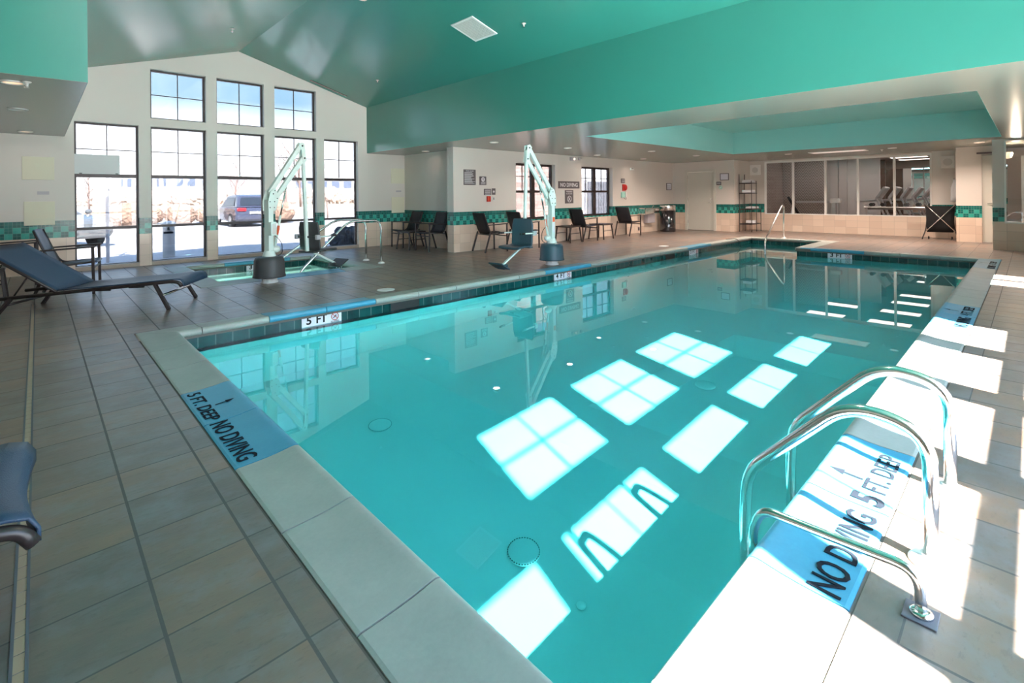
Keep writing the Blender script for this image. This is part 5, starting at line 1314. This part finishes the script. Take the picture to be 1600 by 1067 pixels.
def framed_y(label, x0, x1, z0, z1):
    t_ = thing('framed_notice', label, 'framed notice')
    mb = MB(); f = .022
    mb.box(x0, x0 + f, YW - .02, YW, z0, z1); mb.box(x1 - f, x1, YW - .02, YW, z0, z1); mb.box(x0 + f, x1 - f, YW - .02, YW, z0, z0 + f); mb.box(x0 + f, x1 - f, YW - .02, YW, z1 - f, z1); mb.build('notice_frame', M['grey'], t_)
    mb = MB(); mb.box(x0 + f, x1 - f, YW - .01, YW, z0 + f, z1 - f); p_ = mb.build('paper_sheet', M['paper'], t_)
    mb = MB()
    for i in range(5): mb.box(x0 + .06, x1 - .06, YW - .0115, YW - .01, z0 + .05 + i * .03, z0 + .056 + i * .03)
    mb.build('text_lines', M['grey'], p_)
framed_y('upright framed notice above the trash can', 16.511, 16.854, 1.443, 1.699)
# drinking fountain
t_ = thing('drinking_fountain', 'stainless drinking fountain hung on the tiled wall by the trash can', 'drinking fountain')
mb = MB(); mb.box(14.55, 15.10, YW - .33, YW - .004, .62, .84, .03); mb.build('basin', M['steel'], t_)
mb = MB(); mb.box(15.12, 15.52, YW - .30, YW - .004, .66, .83, .03); mb.build('upper_basin', M['steel'], t_)
mb = MB(); mb.box(14.95, 15.42, YW - .18, YW - .004, .32, .66, .02); mb.build('apron_panel', M['lav'], t_)
mb = MB(); mb.tube([(15.30, YW - .15, .82), (15.30, YW - .15, .88), (15.30, YW - .20, .90)], .012, 8); mb.build('spout', M['chrome'], t_)
t_ = thing('wall_outlet', 'dark wall outlet near the floor below the fountain', 'outlet')
mb = MB(); mb.box(14.61, 14.70, YW - .012, YW, .08, .19, .003); mb.build('outlet_plate', M['grey'], t_)
mb = MB(); mb.box(14.64, 14.67, YW - .014, YW - .012, .10, .125); mb.box(14.64, 14.67, YW - .014, YW - .012, .145, .17); mb.build('receptacle', M['black'], t_)
# trash can
t_ = thing('trash_can', 'tall round black trash can with a chrome top near the door', 'trash can', (15.85, 8.75, 0))
mb = MB(); mb.lathe([(.26, 0), (.265, .02), (.265, .725), (.25, .73)], seg=40); mb.build('bin_body', mat('gloss black metal', (.012, .011, .014), .15, metal=.0, coat=1), t_)
mb = MB(); mb.lathe([(.268, .725), (.268, .89), (.255, .905), (.235, .905), (.20, .85), (.10, .84)], seg=40); mb.build('chrome_top', M['chrome'], t_)
# notices beside the door
def xplate(name, label, cat, y0, y1, z0, z1, m, xw=17.0, th=.012):
    t_ = thing(name, label, cat)
    mb = MB(); mb.box(xw - th, xw, y0, y1, z0, z1, .002); mb.build('sign_plate', m, t_); return t_
t_ = xplate('framed_notice', 'wide framed notice on the wall past the service door', 'framed notice', 7.098, 7.403, 1.751, 1.991, M['grey'])
mb = MB(); mb.box(16.985, 16.9885, 7.125, 7.376, 1.775, 1.967); mb.build('paper_sheet', M['paper'], t_)
t_ = xplate('door_sign', 'small dark door sign below the wide framed notice', 'sign', 7.362, 7.528, 1.594, 1.708, M['grey'])
mb = MB(); mb.box(16.9865, 16.988, 7.385, 7.505, 1.63, 1.645); mb.box(16.9865, 16.988, 7.385, 7.505, 1.66, 1.672); mb.build('text_lines', M['signtxt'], t_)
t_ = thing('round_decal', 'pale green round decal below the door sign', 'decal')
mb = MB(); mb.tube([(16.999, 7.385, 1.507), (16.994, 7.385, 1.507)], .065, 24); mb.build('decal_disc', M['teallogo'], t_)
mb = MB(); mb.bar((16.992, 7.42, 1.48), (16.992, 7.35, 1.535), .02, .004, up=(1, 0, 0)); mb.build('decal_stroke', M['reveal'], t_)
def speaker(label, xw, y0, y1, z0, z1):
    t_ = thing('wall_speaker', label, 'speaker')
    mb = MB(); mb.box(xw - .035, xw, y0, y1, z0, z1, .006); mb.build('speaker_panel', M['reveal'], t_)
    cy_, cz = (y0 + y1) / 2, (z0 + z1) / 2
    mb = MB(); mb.tube([(xw - .034, cy_, cz), (xw - .045, cy_, cz)], .10, 28); mb.build('speaker_grille', M['vent'], t_)
speaker('square wall speaker with a round grille above the towel rack', GX, 6.55, 6.90, 1.94, 2.29)
speaker('square wall speaker with a round grille above the folded cart', 18.18, 1.44, 1.73, 1.94, 2.28)
t_ = thing('hanging_towel', 'white towel hanging on a hook above the folded cart', 'towel', (18.10, 1.45, 0))
mb = MB(); rows = [[(-.03 + .03 * math.sin(j * 1.7) * (1.65 - z), -.05 + j * .03 - (.02 * j if z > 1.5 else 0) * .6, z) for j in range(5)] for z in (1.02, 1.2, 1.4, 1.55, 1.62)]
mb.sheet(rows, .02); mb.build('towel_cloth', M['towel'], t_, smooth=True)
mb = MB(); mb.tube([(.08, 0, 1.63), (-.03, 0, 1.63), (-.05, 0, 1.66)], .008, 8); mb.build('hook', M['steel'], t_)
# folded cart with crossed straps
t_ = thing('folding_hamper', 'black canvas folding hamper with crossed metal legs by the gym window', 'hamper', (17.72, 1.72, 0), R(10))
mb = MB(); ys = [-.30 + i * .075 for i in range(9)]
rows = [[(-.03 - .05 * math.sin((z - .2) / .75 * 3.1), y * (1 - .12 * (.95 - z)), z + (.05 * (abs(y) / .3) ** 2 if z > .9 else 0)) for y in ys] for z in (.20, .35, .5, .65, .8, .90)]
mb.sheet(rows, .05); mb.build('canvas_bag', M['canvas'], t_)
mb = MB(); mb.tube([(-.115, -.30, .22), (-.115, .29, .93)], .012, 8); mb.tube([(-.135, .30, .22), (-.135, -.29, .93)], .012, 8); mb.build('cross_leg', M['steel'], t_)
for s in (-1, 1):
    mb = MB(); mb.tube(rounded([(-.04, s * .31, .95), (-.04, s * .27, .55), (-.05, s * .30, .25), (-.12, s * .37, .05), (-.12, s * .38, 0)], .1), .014, 8); mb.build('side_leg', M['frame'], t_)
    mb = MB(); mb.blob((-.06, s * .24, .045), (.045, .02, .045), 2, 0); mb.build('caster', M['black'], t_)
# wall access panels
def npanel(label, x0, x1, z0, z1):
    t_ = thing('access_panel', label, 'access panel')
    mb = MB(); mb.box(x0, x1, YN - .012, YN, z0, z1, .003); mb.build('panel_cover', M['offw'], t_)
npanel('upper cream access panel on the window wall above the loungers', -.185, .223, 1.652, 2.051)
npanel('lower cream access panel over the mosaic band behind the loungers', -.167, .226, .86, 1.274)
npanel('upper cream access panel in the corner nook', 6.905, 7.316, 1.653, 2.063)
npanel('lower cream access panel over the mosaic band in the corner nook', 6.912, 7.31, .86, 1.286)
for x0, x1, z0, z1, lb in ((.001, .155, 1.393, 1.449, 'tiny lettered plate between the two access panels near the loungers'), (7.055, 7.213, 1.424, 1.468, 'tiny lettered plate between the two access panels in the nook')):
    t_ = thing('small_plate', lb, 'sign')
    mb = MB(); mb.box(x0, x1, YN - .008, YN, z0, z1); mb.build('sign_plate', M['lav'], t_)

# ================================================================== TOWEL RACK
t_ = thing('towel_rack', 'dark wire towel rack with four shelves in the corner', 'towel rack', (17.55, 6.66, 0))
RX, RY = .30, .20
for x, y, h in ((-RX, RY, 1.95), (RX * .55, RY, 1.95), (-RX, -RY, 1.72), (.12, -RY, 1.72), (.52, .16, .95), (.52, -RY, .78)):
    mb = MB(); mb.tube([(x, y, 0), (x, y, h)], .012, 8); mb.build('upright', M['frame'], t_)
for z, x1 in ((.26, .52), (.76, .52), (1.30, .17), (1.64, .17)):
    mb = MB(); mb.bar((-RX, -RY, z), (x1, -RY, z), .016, .03); mb.bar((-RX, RY, z), (x1, RY, z), .016, .03); mb.bar((-RX, -RY, z), (-RX, RY, z), .016, .03); mb.bar((x1, -RY, z), (x1, RY, z), .016, .03)
    n = 10
    for i in range(1, n): x = -RX + (x1 + RX) * i / n; mb.bar((x, -RY, z), (x, RY, z), .010, .010)
    mb.build('wire_shelf', M['frame'], t_)
mb = MB()
for i in range(5):
    x = -RX + .09 + .12 * i; mb.tube([(x, RY, .02), (x, RY, .76 if i > 2 else 1.64)], .006, 6)
mb.build('back_rod', M['frame'], t_)
tws = None
for z, xs, lb in ((1.655, (-.18, .04), 'top'), (1.315, (-.18, .04), 'second'), (.775, (.12, .36), 'third'), (.275, (.10, .22), 'bottom')):
    for i, x in enumerate(xs):
        loc = (17.55 + x, 6.64, z + .003)
        lab = 'white folded towel on the %s rack shelf, %s the door' % (lb, ('nearer', 'farther from')[i])
        if tws is None:
            mb = MB(); mb.box(-.095, .095, -.15, .15, 0, .05, .02); mb.box(-.09, .09, -.145, .145, .05, .095, .02); tws = mb.build('folded_towel', M['towel'], smooth=True); tws.location = loc; tag(tws, lab, 'towel', 'folded towels on the wire rack')
        else:
            c = tws.copy(); COL.objects.link(c); c.location = loc; c['label'] = lab
            if lb == 'bottom': c.scale = (.6, 1, 1)
            if lb == 'third': c.scale = (1.1, 1, .7)

# ================================================================== CEILING FITTINGS
dl = None
def downlight(x, y, z, label, m, tilt=None, watt=1.0):
    t_ = thing('downlight', label, 'ceiling light', (x, y, z), 0, 'recessed ceiling downlights')
    mb = MB(); mb.tube(arc((0, 0, -.004), .085, 0, 360, 28, (1, 0, 0), (0, 1, 0)), .012, 8); mb.build('trim_ring', M['vent'], t_)
    mb = MB(); mb.lathe([(.08, -.006), (.08, -.001), (.01, 0)], seg=24); mb.build('lamp_lens', m, t_)
    if tilt: t_.rotation_euler = tilt
    if m is not M['vent']:
        ld = bpy.data.lights.new('downlight_lamp', 'AREA'); ld.shape = 'DISK'; ld.size = .12; ld.energy = watt; ld.color = (1.0, .80, .68); ld.spread = R(150)
        lo_ = bpy.data.objects.new('downlight_lamp', ld); COL.objects.link(lo_); lo_.parent = t_; lo_.location = (0, 0, -.012)
    return t_
WATT = {6.72: .6, 8.66: 0, 11.4: .15, 7.825: 1.2, 10.447: .15, 7.677: 5, 8.513: 1.0, 6.87: 14.0, 6.836: 20.0, 8.524: 1.2, 4.85: 22.0, 2.457: 20.0, .821: 10.0}
for x, y, lb, m in ((-.16, 6.72, 'lit warm downlight over the lounger, nearest the beam corner', 'lamp'), (-.164, 8.66, 'dim downlight over the lounger, second from the beam corner', 'vent'), (-.132, 11.4, 'lit warm downlight by the access panels', 'lamp'),
                    (6.975, 7.825, 'lit downlight in front of the white block end', 'lampc'), (7.02, 10.447, 'lit downlight in the corner nook', 'lamp'), (9.205, 7.677, 'downlight in front of the window behind the pool lift', 'lampc'),
                    (11.501, 8.513, 'downlight close to the wall above the diving notice', 'lampc'), (11.644, 6.87, 'downlight near the tray edge past the diving notice', 'lampc'), (14.093, 6.836, 'downlight near the tray edge by the service door', 'lampc'),
                    (13.943, 8.524, 'downlight close to the wall above the fountain', 'lampc'), (15.72, 4.85, 'downlight above the alcove steps', 'lampc'), (15.857, 2.457, 'downlight between the tray and the gym window', 'lampc'), (15.709, .821, 'lit downlight by the white column wall', 'lamp')):
    downlight(x, y, ZC, lb, M[m], watt=WATT[y])
troffer('ceiling_panel_light', 15.95, 3.68, .50, 1.25, ZC, 'long pale ceiling panel above the gym window', None, 'dimpanel')
def sprinkler(x, y, z, label, group='ceiling sprinklers'):
    t_ = thing('sprinkler', label, 'sprinkler', (x, y, z), 0, group)
    mb = MB(); mb.lathe([(.035, -.004), (.03, -.012), (.012, -.02), (.010, -.05)], seg=16); mb.build('escutcheon', M['vent'], t_)
    mb = MB(); mb.lathe([(.02, -.062), (.02, -.058)], seg=12); mb.bar((-.012, 0, -.06), (-.012, 0, -.035), .004); mb.bar((.012, 0, -.06), (.012, 0, -.035), .004); mb.build('deflector', M['steel'], t_)
def zslope(x): return AZ - (x - AX) * (AZ - ZE) / (XR - AX) if x > AX else AZ - (AX - x) * (AZ - ZE) / (AX - XL)
sprinkler(-.063, 6.6, ZC, 'sprinkler head under the low ceiling corner above the lounger')
sprinkler(16.2, 2.73, ZC, 'sprinkler head under the low ceiling near the gym window')
sprinkler(5.30, 5.25, zslope(5.30), 'sprinkler head on the vault beside the square grille')
sprinkler(5.40, 9.87, zslope(5.40), 'sprinkler head on the vault near the window wall, beam side')
sprinkler(2.5, 9.69, zslope(2.5), 'sprinkler head on the vault slope above the loungers')
aS = math.atan((AZ - ZE) / (XR - AX))
t_ = thing('air_grille', 'square white return air grille on the vault slope', 'air grille', (5.05, 6.12, zslope(5.05)))
t_.rotation_euler = (0, aS, 0)
mb = MB(); q = .27
mb.box(-q, q, -q, -q + .03, -.014, 0); mb.box(-q, q, q - .03, q, -.014, 0); mb.box(-q, -q + .03, -q + .03, q - .03, -.014, 0); mb.box(q - .03, q, -q + .03, q - .03, -.014, 0); mb.build('grille_frame', M['whitep'], t_)
mb = MB(); mb.box(-q + .03, q - .03, -q + .03, q - .03, -.003, -.001); mb.build('grille_back', M['ventd'], t_)
mb = MB()
for i in range(15): v = -q + .045 + i * .032; mb.box(v, v + .016, -q + .03, q - .03, -.009, -.004); mb.box(-q + .03, q - .03, v, v + .016, -.011, -.0065)
mb.build('grille_bars', M['vent'], t_)
t_ = thing('slot_diffuser', 'dark linear slot diffuser on the vault along the window wall', 'air diffuser', (5.13, 11.74, zslope(5.13))); t_.rotation_euler = (0, aS, 0)
mb = MB(); mb.box(-.47, .47, -.035, .035, -.006, 0); mb.build('diffuser_frame', M['bronze'], t_)
mb = MB(); mb.box(-.45, .45, -.006, .006, -.008, -.006); mb.build('diffuser_blade', M['vent'], t_)
t_ = downlight(3.62, 7.1, zslope(3.62) - .002, 'lit warm downlight on the vault just past the ridge', M['lamp'], (0, aS, 0), watt=3)
downlight(3.62, 2.2, zslope(3.62) - .002, 'added downlight on the vault, out of view, brightening the near deck', M['lamp'], (0, aS, 0), watt=7)  # extra unseen lamp, placed to lighten the deck near the camera
# cable hanging over the pool edge near the alcove
t_ = thing('power_cord', 'thin dark cord hanging over the pool edge near the alcove', 'cord')
mb = MB(); mb.tube(rounded([(14.0, 5.95, .012), (14.05, 5.68, .045), (14.08, 5.60, -.05), (14.1, 5.58, -.3)], .08), .008, 6); mb.build('cord_line', M['black'], t_)
